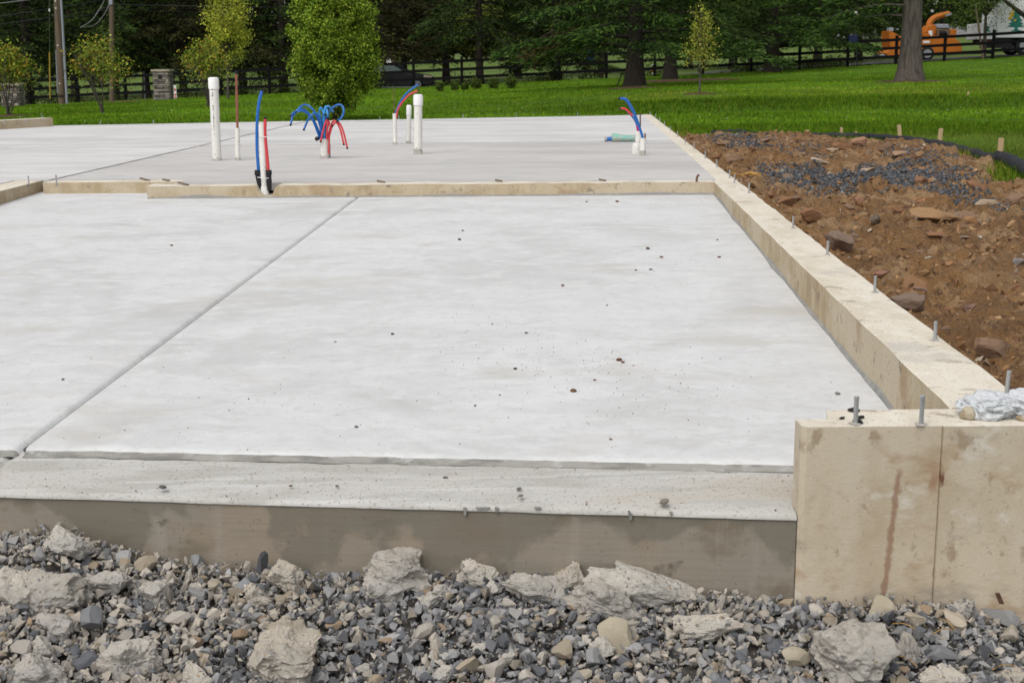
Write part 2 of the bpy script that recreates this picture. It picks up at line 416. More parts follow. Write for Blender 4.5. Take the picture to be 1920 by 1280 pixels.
# ------------------------------------------------------------------ terrain
FY = 67.0                                    # distance of the black fence
def zf(X):
    Xc = np.clip(X, -60, 60); return .01 + .036 * Xc + .010 * np.maximum(0, Xc - 15)
def terrain(X, Y):
    X = np.asarray(X, float); Y = np.asarray(Y, float)
    t = np.clip((Y - 24) / (FY - 24), 0, 1)
    z = -.22 * (1 - t) + zf(X) * t
    z = z + .16 * sstep(29.5, 32.5, Y) * (1 - sstep(40, 60, Y)) * sstep(-1, 5, X)
    z = z + np.maximum(0, Y - 80) * .0185 * (1 - .35 * sstep(120, 300, Y))
    z = z - .27 * sstep(67.6, 70, Y) * (1 - sstep(76, 82, Y)) * (1 - sstep(6, 14, X))
    z = np.where(Y < 4, z - .55 * sstep(4, 2.8, Y) * 0 - .5, z)
    return z
def ground(px, py):
    d = ray(px, py); o = np.array([0, 0, H]); lo = 18.0
    t = np.linspace(18, 400, 8000); P = o + t[:, None] * d; k = np.nonzero(P[:, 2] <= terrain(P[:, 0], P[:, 1]))[0]
    if not len(k): return o + d * 60
    p = P[k[0]]; return np.array([p[0], p[1], float(terrain(p[0], p[1]))])
def onfence(px, Y):
    X = (px - 960) / FPX * Y; return np.array([X, Y, float(terrain(X, Y))])

BD = [(1255, 236), (1300, 259), (1400, 259), (1500, 262), (1600, 264), (1690, 280), (1760, 298), (1830, 318), (1880, 342), (1925, 372), (2060, 430)]
bd = np.array([at(x, y, -.17)[:2] for x, y in BD])
def dirt_in(X, Y):
    """positive inside the bare patch"""
    o_ = np.argsort(bd[:, 1]); xb = np.interp(Y, bd[o_, 1], bd[o_, 0]); top = np.interp(X, bd[:6, 0], bd[:6, 1])
    return np.minimum(top - Y, np.where(Y < 11, 3, xb - X + .4 * 0))
def grid_struct(name, x0, x1, nx, ys, m, dz=0):
    xs = np.linspace(x0, x1, nx) if nx < 150 else np.concatenate([np.linspace(x0, -31, 40), np.linspace(-30, 1.5, 90), np.linspace(1.7, 9, 60), np.linspace(9.3, 30, 60), np.linspace(31, x1, 40)]); X, Y = np.meshgrid(xs, ys)
    Z = terrain(X, Y) + dz + .02 * fbm2(X, Y, .6, 3, 4) * (Y > 18)
    if name == 'lawn': Z = Z - .35 * sstep(.15, .7, dirt_in(X, Y)) * (X > 0) * (Y > 3)
    return tag(link(name, gridmesh(name, X, Y, Z, m)), kind='structure')
grid_struct('lawn', -90, 90, 181, np.concatenate([np.linspace(-6, 3.9, 8), np.linspace(4.0, 24, 40), np.linspace(24.5, 74.5, 114)]), M['lawn'])
grid_struct('road', -120, 120, 61, np.linspace(69.8, 77.2, 6), M['road'], .05)
grid_struct('field', -420, 420, 85, np.concatenate([np.linspace(75, 130, 40), np.linspace(134, 700, 40)]), M['field'])

# ------------------------------------------------------------------ foundation plan (measured from the photo)
inX = lambda y: 1.189 + .0615 * (y - 3.421)          # garage face of the right wall
outX = lambda y: 1.421 + .0568 * (y - 3.547)         # dirt side of the right wall
YF = 24.45                                           # far end of the house slab
A_ = lambda px, py, z=0: at(px, py, z)[:2]

# garage slab with the tooled joint, one sheet
near = lambda x: 3.562 - .1013 * (x - .80)           # step at the door
def far_y(x): return 10.37 + (x - 1.62) * -.026
def slab_z(v): return -.195 + .095 * v               # falls to the door
def joint_x(v): return -1.483 + (.265) * v
XL = -5.6
def sheet_xs(v):
    j = joint_x(v); r = inX(near(1.2) * (1 - v) + 10.38 * v) + .03 if v < 2 else 0
    left = list(np.linspace(XL, -2.2, 5)) + list(np.linspace(-2.1, j - .06, 13)); mid = [j - .024, j - .017, j - .007, j - .002, j + .004, j + .010, j + .014]
    return left + mid + list(np.linspace(j + .06, r, 90))
GROOVE = [0] * 18 + [0, -.003, -.014, -.026, -.026, -.010, 0] + [0] * 90
rows = []
for v in np.concatenate([np.linspace(1.085, .02, 44), [.012, .0075]]):
    xs = sheet_xs(min(max(v, 0), 1.0)); rows.append([(x, near(x) * (1 - v) + (far_y(x)) * v, slab_z(v) + g) for x, g in zip(xs, GROOVE)])
def jag(x): return .007 * vnoise(np.array([[x * 7, .5, .2]]), 5)[0] + .006 * vnoise(np.array([[x * 31, .5, .9]]), 6)[0] + .004 * vnoise(np.array([[x * 90, .5, .9]]), 7)[0]
for dy, dz in ((.028, -.0006), (.014, -.003), (.004, -.009), (-.008, -.017), (-.020, -.0222)):
    xs = sheet_xs(0); rows.append([(x, near(x) + dy + jag(x) * (1 if dz < -.002 else .3), slab_z(0) + dz + g * (1 if dz > -.01 else .4)) for x, g in zip(xs, GROOVE)])
G = np.array(rows); me = gridmesh('garage_slab', G[..., 0], G[..., 1], G[..., 2], M['slab']); me.materials.append(M['step']); me.materials.append(M['groove'])
fmi = np.zeros((G.shape[0] - 1, G.shape[1] - 1), np.int32); fmi[-2:, :] = 1; fmi[:-4, 20:22] = 2; me.polygons.foreach_set('material_index', fmi.ravel())
o = link('garage_slab', me); tag(o, kind='structure')

# door sill: dusty lip, rounded nose, formed front face
front = lambda x: 3.272 - .1148 * (x - .745)
def lipx():
    j = -1.483 - .03; left = list(np.linspace(XL, j - .06, 30)); mid = [j - .02, j - .012, j - .006, j, j + .006, j + .012, j + .02]
    return left + mid + list(np.linspace(j + .06, .7465, 60))
xs = np.array(lipx()); gl = np.array([0] * 30 + [0, -.003, -.008, -.010, -.008, -.003, 0] + [0] * 60)
R_ = []
def wob(x, s, a): return a * np.array(vnoise(np.stack([x * 6, x * 0 + s, x * 0], 1), s) + .5 * vnoise(np.stack([x * 22, x * 0 + s, x * 0], 1), s + 1))
for t, dz in ((0, -.2165), (.25, -.222), (.6, -.234), (.748, -.238), (.765, -.2385), (.9, -.244)):
    y = near(xs) * (1 - t) + front(xs) * t + (.02 if t == 0 else 0); xx = xs.copy(); xx[-1] = .86 if t < .75 else .7465; R_.append(np.stack([xx, y, np.full_like(xs, dz) + gl + wob(xs, 3, .0015)], 1))
for a in (0, 25, 50, 75, 90):
    a = math.radians(a); r = .016
    R_.append(np.stack([xs, front(xs) + r - r * math.sin(a) + wob(xs, 8, .0012), -.246 - r + r * math.cos(a) + gl * (1 - a / 1.6) + wob(xs, 12, .0012)], 1))
Gl = np.array(R_); n_top = Gl.shape[0]
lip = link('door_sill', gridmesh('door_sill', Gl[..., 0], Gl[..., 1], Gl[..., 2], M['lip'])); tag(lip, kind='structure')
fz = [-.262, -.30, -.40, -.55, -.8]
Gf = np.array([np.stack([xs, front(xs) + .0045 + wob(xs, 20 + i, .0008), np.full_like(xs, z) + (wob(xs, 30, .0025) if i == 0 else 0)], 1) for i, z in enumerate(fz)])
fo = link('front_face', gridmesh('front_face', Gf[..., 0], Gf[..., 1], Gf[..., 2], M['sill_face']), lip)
# chips of mortar hanging off the nose
for px, py, w, h in ((872, 958, 7, 18), (905, 952, 30, 4), (931, 955, 7, 12), (1008, 952, 14, 4), (1182, 968, 8, 14), (1258, 962, 6, 8), (1180, 962, 5, 8)):
    p = atY(px, py, 3.3); mb = MB(); w_, h_ = w * pxm(3.2) / 2, h * pxm(3.2) / 2
    p = atY(px, py, float(front(p[0])))
    mb.extr([p + (-w_, .004, h_), p + (w_, .004, h_ * .9), p + (w_ * .8, .004, -h_ * .6), p + (0, .004, -h_), p + (-w_ * .7, .004, -h_ * .5)], (0, -.008, 0))
    mb.build('mortar_chip', M['step'], lip)

# rear step wall of the garage (stub with notch, then set back), left wall
def wallthing(name, loc, label, cat='foundation wall'): return empty(name, loc, label, cat)
P0, P1 = at(275, 349)[:2], at(1340.6, 341)[:2]
rw = wallthing('step_wall', (*(P0 + P1) / 2, -.3), 'low tan step wall between the garage floor and the house slab, notched for a pipe')
u = (P1 - P0); Lw = np.linalg.norm(u); u = u / Lw; nrm = np.array([-u[1], u[0]])
sn = (at(495, 350)[:2] - P0) @ u
prof = [(0, -.4), (0, 0)]
for s_ in np.linspace(.12, sn - .14, 9): prof.append((s_, .004 * vnoise(np.array([[s_ * 7, 0, 0]]), 2)[0] - .003))
prof += [(sn - .085, -.004), (sn - .075, -.03), (sn - .05, -.065), (sn - .02, -.088), (sn + .03, -.085), (sn + .05, -.05), (sn + .062, -.018), (sn + .085, -.003)]
for s_ in np.linspace(sn + .15, Lw - .06, 24): prof.append((s_, .004 * vnoise(np.array([[s_ * 7, 0, 0]]), 2)[0] - .003))
prof += [(Lw, -.002), (Lw, -.4)]
pts = [np.array([*(P0 + u * s_), z]) for s_, z in prof]
mb = MB(); V = np.array(pts); TH = .20
n = len(pts)
V2 = V + np.array([*nrm, 0]) * TH
allV = np.concatenate([V, V2])
F = [[i, (i + 1) % n, n + (i + 1) % n, n + i] for i in range(n)]
mi = [1 if 1 <= i < n - 2 else 0 for i in range(n)]
mb.add(allV, [list(range(n - 1, -1, -1))], 0); mb.add(allV, [list(range(n, 2 * n))], 0)
b0 = len(mb.V)
for f, m_ in zip(F, mi): mb.add(allV, [f], m_)
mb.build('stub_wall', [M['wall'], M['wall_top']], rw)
Q0, Q1 = at(80, 342)[:2], at(280, 341.0)[:2]
mb = MB(); mb.prism([tuple(Q0), tuple(Q1 + (.25, 0)), tuple(Q1 + (.25, .22)), tuple(Q0 + (0, .22))], -.4, -.003, 0, 1)
mb.build('set_back_wall', [M['wall'], M['wall_top']], rw)
lw = wallthing('left_wall', (-3.98, 7, -.3), 'tan stem wall on the left edge of the garage floor')
MB().prism([(-3.96, 3.9), (-3.965, Q0[1] + .22), (-4.20, Q0[1] + .22), (-4.2, 3.9)], -.8, -.003, 0, 1).build('wall_body', [M['wall'], M['wall_top']], lw)
# mortar smear along the foot of the step wall and right wall
def fillet(name, A, B, za, zb, side, parent, w=.02, n=120):
    A, B = np.array(A), np.array(B); d = (B - A) / np.linalg.norm(B - A); nn = np.array([-d[1], d[0]]) * side; V = []
    for i in range(n + 1):
        t = i / n; p = A + (B - A) * t; z = za + (zb - za) * t; k = w * (.55 + .6 * abs(fbm(np.array([[t * 17, side, w]]), 3, 8)[0])); k2 = w * (.7 + 1.2 * max(0, fbm(np.array([[t * 11, 3, w]]), 4, 4)[0]))
        V += [(*(p - nn * .003), z + k2), (*(p + nn * .004), z + k2 * .8), (*(p + nn * k), z + .001), (*(p + nn * k), z - .02)]
    F = [[4 * i + j, 4 * i + j + 1, 4 * i + j + 5, 4 * i + j + 4] for i in range(n) for j in range(3)]
    return MB().add(V, F).build(name, M['fillet'], parent, smooth=True)
fillet('mortar_smear', P0, P1, -.1035, -.098, -1, rw, .018)
YE = 3.431
rwall = wallthing('side_wall', (1.3, 3.431, -.4), 'long cream topped stem wall running away along the dirt on the right')
ysw = np.concatenate([np.linspace(YE, 10.36, 60), np.linspace(10.9, YF, 60)])
V, F, fm = [], [], []
for y in ysw:
    e = .003 * vnoise(np.array([[y * 5, 0, 0]]), 3)[0] + .002 * vnoise(np.array([[y * 23, 0, 0]]), 4)[0]; e2 = .005 * vnoise(np.array([[y * 6, 9, 0]]), 3)[0] + .003 * vnoise(np.array([[y * 27, 0, 5]]), 4)[0]
    xi = inX(y) if y < 10.37 else outX(y) - .16
    V += [(xi, y, -.9), (xi + e, y, -.006), (xi + .006 + e, y, -.002), (outX(y) - .006 + e2, y, -.002), (outX(y) + e2, y, -.008), (outX(y), y, -.9)]
for i in range(len(ysw) - 1):
    for j in range(5): F.append([6 * i + j, 6 * i + j + 1, 6 * i + j + 7, 6 * i + j + 6]); fm.append(1 if j in (1, 2, 3) else 0)
for k in (0, len(ysw) - 1): F.append([6 * k + j for j in range(6)]); fm.append(0)
mb = MB(); mb.add(V, F); mb.m = fm
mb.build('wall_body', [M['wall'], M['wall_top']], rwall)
fillet('mortar_smear', (inX(10.36), 10.36), (inX(YE + .2), YE + .2), slab_z(1), slab_z(0), -1, rwall, .015, 300)

# end wall beside the garage door, with rust streak and form seam
ew = wallthing('end_wall', (.757, 3.26, -.9), 'thick tan concrete end wall at right front with a brown rust streak')
def math_on(nt_, op, a, b=None, c=None):
    x = nt_.nodes.new('ShaderNodeMath'); x.operation = op
    for i_, q_ in enumerate((a, b, c)):
        if q_ is None: continue
        if isinstance(q_, (int, float)): x.inputs[i_].default_value = q_
        else: nt_.links.new(q_, x.inputs[i_])
    return x.outputs[0]
nt = M['sill_face'].node_tree; pb = nt.nodes['Principled BSDF']; tc = nt.nodes.new('ShaderNodeTexCoord'); sx = nt.nodes.new('ShaderNodeSeparateXYZ'); nt.links.new(tc.outputs['Object'], sx.inputs[0])
mp_ = nt.nodes.new('ShaderNodeMapping'); mp_.inputs['Scale'].default_value = (3.6, 1, 3.0); no_ = nt.nodes.new('ShaderNodeTexNoise'); no_.inputs['Scale'].default_value = 1.0; no_.inputs['Detail'].default_value = 5; nt.links.new(tc.outputs['Object'], mp_.inputs[0]); nt.links.new(mp_.outputs[0], no_.inputs['Vector'])
dq = math_on(nt, 'ADD', math_on(nt, 'MULTIPLY_ADD', no_.outputs['Fac'], .85, -.425), math_on(nt, 'ADD', sx.outputs[2], .335)); mr_ = nt.nodes.new('ShaderNodeMapRange'); mr_.inputs['From Min'].default_value = -.012; mr_.inputs['From Max'].default_value = .022; mr_.inputs['To Max'].default_value = .62; nt.links.new(dq, mr_.inputs['Value'])
mx_ = nt.nodes.new('ShaderNodeMix'); mx_.data_type = 'RGBA'; nt.links.new(mr_.outputs[0], mx_.inputs[0]); nt.links.new(pb.inputs['Base Color'].links[0].from_socket, mx_.inputs[6]); mx_.inputs[7].default_value = (.145, .132, .105, 1); nt.links.new(mx_.outputs[2], pb.inputs['Base Color'])
m = mat('end_wall_face', (.55, .475, .365), .88, [
    ((1.7, 1.7, 1.5), (.41, .325, .22), .46, .60, .85, 7), ((5, 5, 3), (.55, .48, .38), .48, .60, .75), ((4, 4, 7), (.33, .195, .10), .55, .66, .65, 7),
    ((3, 3, 6), (.27, .245, .21), .57, .66, .6, 7), ((24, 24, 30), (.36, .29, .21), .58, .70, .4), (90, (.24, .19, .135), .64, .70, .5, 3), ((5, 5, 8), (.64, .60, .54), .57, .66, .75, 7), ((14, 14, 10), (.25, .17, .10), .60, .67, .6)],
    ((34, 34, 34), .22, .005), bump2=(120, .4, .003))
nt = m.node_tree; nn_, ll = nt.nodes, nt.links; pb = nn_['Principled BSDF']; src = pb.inputs['Base Color'].links[0].from_socket
tc = nn_.new('ShaderNodeTexCoord'); sx = nn_.new('ShaderNodeSeparateXYZ'); ll.new(tc.outputs['Object'], sx.inputs[0])
def math_(op, a, b=None, c=None):
    x = nn_.new('ShaderNodeMath'); x.operation = op
    for i, q in enumerate((a, b, c)):
        if q is None: continue
        if isinstance(q, (int, float)): x.inputs[i].default_value = q
        else: ll.new(q, x.inputs[i])
    return x.outputs[0]
no = nn_.new('ShaderNodeTexNoise'); no.inputs['Scale'].default_value = 38; no.inputs['Detail'].default_value = 6; ll.new(tc.outputs['Object'], no.inputs['Vector'])
def streak(cx, slope, z0, z1, w, colr, amt, csrc):
    # centre line x = cx + slope * z, heights are above the wall's origin
    cl = math_('MULTIPLY_ADD', sx.outputs[2], slope, cx); d = math_('ABSOLUTE', math_('SUBTRACT', sx.outputs[0], cl))
    d = math_('ADD', d, math_('MULTIPLY', math_('SUBTRACT', no.outputs['Fac'], .5), w * 2.2))
    a = nn_.new('ShaderNodeMapRange'); a.inputs['From Min'].default_value = w; a.inputs['From Max'].default_value = w * .35; a.inputs['To Max'].default_value = amt; ll.new(d, a.inputs['Value'])
    b = nn_.new('ShaderNodeMapRange'); b.inputs['From Min'].default_value = z1; b.inputs['From Max'].default_value = z1 - .02; ll.new(sx.outputs[2], b.inputs['Value'])
    c = nn_.new('ShaderNodeMapRange'); c.inputs['From Min'].default_value = z0; c.inputs['From Max'].default_value = z0 + .02; ll.new(sx.outputs[2], c.inputs['Value'])
    f = math_('MULTIPLY', math_('MULTIPLY', a.outputs[0], b.outputs[0]), c.outputs[0])
    x = nn_.new('ShaderNodeMix'); x.data_type = 'RGBA'; ll.new(f, x.inputs[0]); ll.new(csrc, x.inputs[6]); x.inputs[7].default_value = (*colr, 1); return x.outputs[2]
def wxz(px, py): p = atY(px, py, 3.258); return p[0] - .757, p[2] + .9
a, b = wxz(1687, 875), wxz(1658, 1110); sl = (a[0] - b[0]) / (a[1] - b[1])
src = streak(a[0] - sl * a[1], sl, .3, a[1], .011, (.25, .135, .08), .72, src)
a2 = wxz(1764, 880); src = streak(a2[0] + .004, 0, a2[1] - .05, a2[1], .006, (.13, .045, .025), .95, src)
a3 = wxz(1758, 1075); src = streak(a2[0] - .003, 0, a3[1] - .012, a3[1] + .02, .004, (.12, .045, .025), .9, src)
a4 = wxz(1752, 900); src = streak(a4[0], 0, a4[1] - .04, a4[1] + .03, .016, (.30, .15, .085), .6, src)
ll.new(src, pb.inputs['Base Color']); M['end_wall'] = m
xs_ = wxz(1765, 850)[0] + .757
poly = [(.747, 3.337), (.749, 3.275), (.762, 3.261)] + [(x, 3.2598) for x in np.linspace(.80, xs_ - .002, 8)] + [(xs_ - .001, 3.264), (xs_ + .001, 3.264), (xs_ + .002, 3.2545)] + [(x, 3.254) for x in (xs_ + .1, xs_ + .3, 1.9, 2.6)] + [(2.6, 3.428), (1.5, 3.428), (.852, 3.428), (.832, 3.339)]
mb = MB(); npl = len(poly)
zt = [.0 + .0022 * vnoise(np.array([[x * 21, y * 21, 0]]), 2)[0] for x, y in poly]
# fine subdivision of the front face so that the chipped edge reads
front_idx = list(range(2, npl - 5))
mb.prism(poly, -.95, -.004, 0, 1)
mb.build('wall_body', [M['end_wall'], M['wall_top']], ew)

# house slab panels over their base, joints left open between panels
hs_o = empty('house_slab', (0, 16, -.1)); tag(hs_o, kind='structure')
J, JC = .022, .075
def pan(corners, m_, th=.06, z=0, name='slab_panel'):
    mb = MB(); P = [tuple(c) for c in corners]; mb.prism(P, z - th, z); o = mb.build(name, m_, hs_o); return o
xr = lambda y: outX(y) - .16 - .004
jy0 = lambda x: 16.35 + (x + 2) * -.085 + 0                        # cross joint
jc = at(120, 332)[:2]; jd = at(540, 235.5)[:2]
cA, cB = at(0, 278)[:2], at(1290, 262.5)[:2]; cross = lambda x: cA[1] + (cB[1] - cA[1]) * (x - cA[0]) / (cB[0] - cA[0])
dx = lambda y: jc[0] + (jd[0] - jc[0]) * (y - jc[1]) / (jd[1] - jc[1])   # diagonal joint
eA, eB = at(700, 228)[:2], at(1222, 221.5)[:2]; strip = lambda x: eA[1] + (eB[1] - eA[1]) * (x - eA[0]) / (eB[0] - eA[0])
fA, fB = at(0, 237.5)[:2], at(1216, 215.5)[:2]; fare = lambda x: fA[1] + (fB[1] - fA[1]) * (x - fA[0]) / (fB[0] - fA[0])
rear = lambda x: (P0 + u * ((x - P0[0]) / u[0]))[1] + .2
Q2 = Q1 + (.25, .22)
xc = next(x for x in np.linspace(-8, 3, 4000) if dx(cross(x)) <= x)     # where the joints cross
yc = cross(xc)
W_ = -16.0
yl0 = Q0[1] + .22
pan([(W_, 5), (-4.21, 5), (-4.21, yl0), (dx(yl0 + .01) - J, yl0 + .01), (xc - J, yc - JC), (W_, cross(W_) - JC)], M['slab_house'])
xd = next(x for x in np.linspace(-8, 3, 4000) if dx(fare(x)) <= x)
pan([(W_, cross(W_) + J), (xc - J, yc + J), (xd - J, fare(xd)), (W_, fare(W_))], M['slab_house'])
xR1 = xr(10.8)
pan([(dx(yl0 + .01) + J, yl0 + .01), (Q2[0], Q2[1] + .002), (Q2[0], rear(Q2[0]) + .002), (xr(10.6), rear(1.62) + .002), (xr(cross(2.1)), cross(2.1) - JC), (xc + J, yc - JC)], M['slab_damp'])
pan([(xc + J, yc + J), (xr(cross(2.1)), cross(2.1) + J), (xr(strip(2.4)), strip(2.4) - JC), (dx(strip(-2.5)) + J, strip(-3) - JC)], M['slab_house'])
pan([(dx(strip(-2.5) + .1) + J, strip(-3) + J), (xr(strip(2.4)), strip(2.4) + J), (xr(fare(2.4)), fare(2.4)), (xd + J, fare(xd))], M['slab_house'])
MB().prism([(W_ - .02, 5), (-4.215, 5), (-4.215, yl0 + .01), (Q2[0], yl0 + .03), (Q2[0], 10.9), (xr(10.8), 10.62), (xr(YF) - .02, fare(2.4) - .02), (xd, fare(xd) - .02), (W_, fare(W_) - .02)], -.5, -.05).build('slab_base', M['groove'], hs_o)
# raised wall piece at far left
ra, rb = at(100, 237), at(-330, 262)
rv = empty('raised_wall', (*ra[:2], 0), 'short raised cream wall at the far left edge of the slab', 'foundation wall')
d_ = (ra - rb)[:2]; d_ /= np.linalg.norm(d_); nn2 = np.array([-d_[1], d_[0]])
MB().prism([tuple(rb[:2]), tuple(ra[:2]), tuple(ra[:2] + nn2 * .25), tuple(rb[:2] + nn2 * .25)], -.3, .135, 0, 1).build('wall_body', [M['wall'], M['wall_top']], rv)

# ------------------------------------------------------------------ anchor bolts
ORD = ['nearest', 'second', 'third', 'fourth', 'fifth', 'sixth', 'seventh', 'eighth', 'ninth', 'tenth', 'eleventh', 'twelfth', 'thirteenth', 'fourteenth', 'fifteenth', 'sixteenth', 'seventeenth', 'farthest']
_rod = MB(); _rod.lathe((0, 0, -.03), [(.0062, 0), (.0062, .092), (.0067, .0925)] + [q for k in range(0)  for q in ()] + [(.0067, .099), (.0052, .1)], 10)
_rod_me = newmesh('threaded_rod', np.array(_rod.V), _rod.F, M['steel'])
_rst = MB()
for k in range(7):
    w = 2 * math.pi * k / 7; r = .024 * rnd.uniform(.6, 1.3); _rst.V.append((r * math.cos(w), r * math.sin(w) * .8, .0012))
_rst.V.append((0, 0, .004)); _rst.F = [[k, (k + 1) % 7, 7] for k in range(7)]
_rst_me = newmesh('grout_ring', np.array(_rst.V), _rst.F, M['mortar_ring'])
def bolt(p, label, group, h=1.0, tilt=0):
    o = empty('anchor_bolt', p, label, 'anchor bolt', group)
    a = link('rod', _rod_me, o); a.scale = (1, 1, h); a.rotation_euler = (0, tilt, rnd.uniform(0, 6))
    b = link('grout_ring', _rst_me, o); b.rotation_euler = (0, 0, rnd.uniform(0, 6)); return o
SB = [(1887, 740), (1753, 638), (1640, 548), (1551, 478), (1487, 428), (1404, 362), (1377, 343), (1368, 334), (1344, 314), (1322, 297), (1301, 280), (1285, 269), (1270, 257), (1257, 247), (1246, 236), (1237, 229), (1229, 222), (1219, 216)]
for i, (x, y) in enumerate(SB):
    bolt(at(x, y, -.002), f'{ORD[i]} grey bolt along the top of the long right wall' if i < 17 else 'farthest grey bolt along the right wall, at the corner by the lawn', 'bolts along the right wall', 1.0 + rnd.uniform(-.08, .08), rnd.uniform(-.05, .05))
bolt(at(1604, 794, -.003), 'grey bolt on the end wall with black stones at its foot', 'bolts on the end wall', 1.05)
bolt(at(1727, 796, -.003), 'grey bolt on the end wall standing clear between stones and plastic bag', 'bolts on the end wall', 1.12)
FB = [(188, 235), (288, 233), (395, 230), (712, 226), (748, 224), (868, 221), (968, 218), (1083, 217)]
for i, (x, y) in enumerate(FB):
    bolt(at(x, y, -.001), f'{["leftmost","second","third","fourth","fifth","sixth","seventh","rightmost"][i]} of the small pale bolts along the far slab edge, counted from the left', 'bolts along the far slab edge', .95, rnd.uniform(-.15, .15))
for i, (x, y) in enumerate([(54, 345), (106, 343)]):
    bolt(at(x, y), ['grey bolt at the slab edge above the left stem wall', 'grey bolt behind the inner corner of the set back wall'][i], 'bolts at the left corner', .95)
for i, (x, y) in enumerate([(9, 232), (48, 229), (80, 224)]):
    bolt(at(x, y, .135), ['leftmost', 'middle', 'rightmost'][i] + ' of three small bolts on the raised far left wall', 'bolts on the raised wall', .9)

# ------------------------------------------------------------------ pipes and tubing
def pipe(name, base, top, r, label, cap=False, group=None, ring=True, prnt=False, m_='pvc', cat='pipe', ringh=.03):
    base, top = np.array(base, float), np.array(top, float)
    o = empty(name, base, label, cat, group)
    ax = (top - base); L = np.linalg.norm(ax); ax /= L
    mb = MB()
    ct = top - ax * (.085 if cap else 0)
    if cap: mb.tube([base - ax * .08, ct], r, 20)
    else:
        mb.tube([base - ax * .08, top, top, top - ax * .06], [r, r, r * .86, r * .86], 20, False)
        mb.tube([top - ax * .062, top - ax * .06], r * .86, 20)
    mb.build('pipe_body', M[m_], o, smooth=True)
    if cap:
        rc = r * 1.16; mb = MB(); mb.tube([top - ax * .115, top - ax * .114, top - ax * .02, top - ax * .008, top - ax * .001, top], [rc * .96, rc, rc, rc * .92, rc * .68, rc * .2], 22)
        mb.build('cap', M['pvc_cap'], o, smooth=True)
    if ring:
        mb = MB(); n_ = 16; V = []
        for k in range(n_):
            w = 2 * math.pi * k / n_; h = ringh * rnd.uniform(.4, 1.3)
            for rr, z in ((r * 1.02, h), (r * 1.07, h * .5), (r * rnd.uniform(1.1, 1.3), .001)): V.append(base + (rr * math.cos(w), rr * math.sin(w), z))
        mb.add(V, [[3 * k + j, 3 * ((k + 1) % n_) + j, 3 * ((k + 1) % n_) + j + 1, 3 * k + j + 1] for k in range(n_) for j in range(2)])
        mb.build('cement_collar', M['mortar_ring'], o)
    if prnt:
        mb = MB()
        for t in np.linspace(.32, .93, 26):
            if rnd.random() < .25: continue
            p = base + ax * L * t + (-.12 * r, -r * 1.002, 0); mb.box(p, (rnd.uniform(.004, .010), .002, rnd.uniform(.006, .02)))
        mb.build('printed_line', M['print'], o)['kind'] = 'stuff'
    return o
def upright(px0, py0, px1, py1, z=0, lean=0):
    b = at(px0, py0, z); t = atY(px1, py1, b[1] + lean); return b, t
b, t = upright(407, 301, 400, 145); pipe('capped_pipe', b, t, .0455, 'tall white capped plastic pipe at the left, beside the copper pipe', True, 'capped pipes', prnt=True)
b, t = upright(784, 289, 784, 177); pipe('capped_pipe', b, t, .044, 'white capped pipe with a wide cap, right of the smaller capped pipe', True, 'capped pipes')
MB().lathe(b + (0, 0, .001), [(.0455, 0), (.0455, .03), (.0448, .055)], 20).build('cement_stain', M['mortar_ring'], bpy.data.objects['capped_pipe.001'], smooth=True)
b, t = upright(766, 269, 767, 197); pipe('capped_pipe', b, t, .027, 'small thin white capped pipe between the red and blue tubes and the wide pipe', True, 'capped pipes')
b, t = upright(446, 301, 445, 240); s1 = pipe('pipe_sleeve', b, t, .025, 'white sleeve around the foot of the copper pipe', cat='pipe sleeve', group='white pipe sleeves')
mb = MB(); cb = t - (0, 0, .05); ct = atY(443, 138, b[1]); mb.tube([cb, ct], .0125, 10); cp = mb.build('copper_pipe', M['copper'], origin=cb, smooth=True); tag(cp, 'upright reddish brown copper pipe beside the tall capped pipe', 'pipe')
MB().lathe(ct + (0, 0, -.005), [(.0155, 0), (.0155, .02), (.006, .026)], 10).build('end_cap', M['black'], cp)

class Bundle:
    """tubes coming out of a sleeve: one thing per tube"""
def tube_thing(name, pts, r, m_, label, cat='tubing', group=None, tip=True):
    P = spline(pts, 8); mb = MB(); mb.tube(P, r, 10)
    o = mb.build(name, M[m_], origin=tuple(P[0]), smooth=True); tag(o, label, cat, group)
    if tip:
        d = P[-1] - P[-2]; d /= np.linalg.norm(d); MB().tube([P[-1] - d * .006, P[-1] + d * .012], r * 1.07, 10).build('end_plug', M['black'], o)
    return o
# pipe in the notch with two insulated tubes
bY = float((P0 + u * sn)[1]) + .075
b = atY(495.5, 358, bY); t = atY(490, 230, bY); np_ = pipe('standing_pipe', b, t, .027, 'white open pipe standing in the notch of the step wall', ring=False)
MB().tube([b + (0, -.001, -.03), b + (0, -.001, .035)], .033, 18).build('coupling', M['pvc_cap'], np_, smooth=True)
q = lambda px, py, dy=0: atY(px, py, bY + dy)
o = tube_thing('water_tube', [q(488, 355, -.01), q(484.5, 318, -.01), q(482, 280, -.01), q(482, 235, -.01), q(485, 197, -.005), q(491, 170, .01)], .0125, 'blue', 'tall blue tube strapped to the left of the notch pipe', group='tubes at the notch pipe')
o2 = tube_thing('water_tube', [q(504, 355, -.01), q(503, 318, -.01), q(500, 285, -.01), q(497, 250, -.01), q(497.5, 222, -.01)], .0125, 'red', 'short red tube strapped to the right of the notch pipe', group='tubes at the notch pipe')
for ob, c0, c1, lb in ((o, (489, 358), (483, 319), 'black foam sleeve around the blue tube'), (o2, (505, 357), (504, 319), '')):
    P = [q(c0[0], c0[1], -.008), q((c0[0] + c1[0]) / 2, (c0[1] + c1[1]) / 2 + 2, -.01), q(c1[0], c1[1] + 9, -.01), q(c1[0], c1[1] + 8, -.01), q(c1[0], c1[1], -.01)]
    MB().tube(P, [.018, .022, .020, .026, .023], 12).build('foam_sleeve', M['foam'], ob, smooth=True)
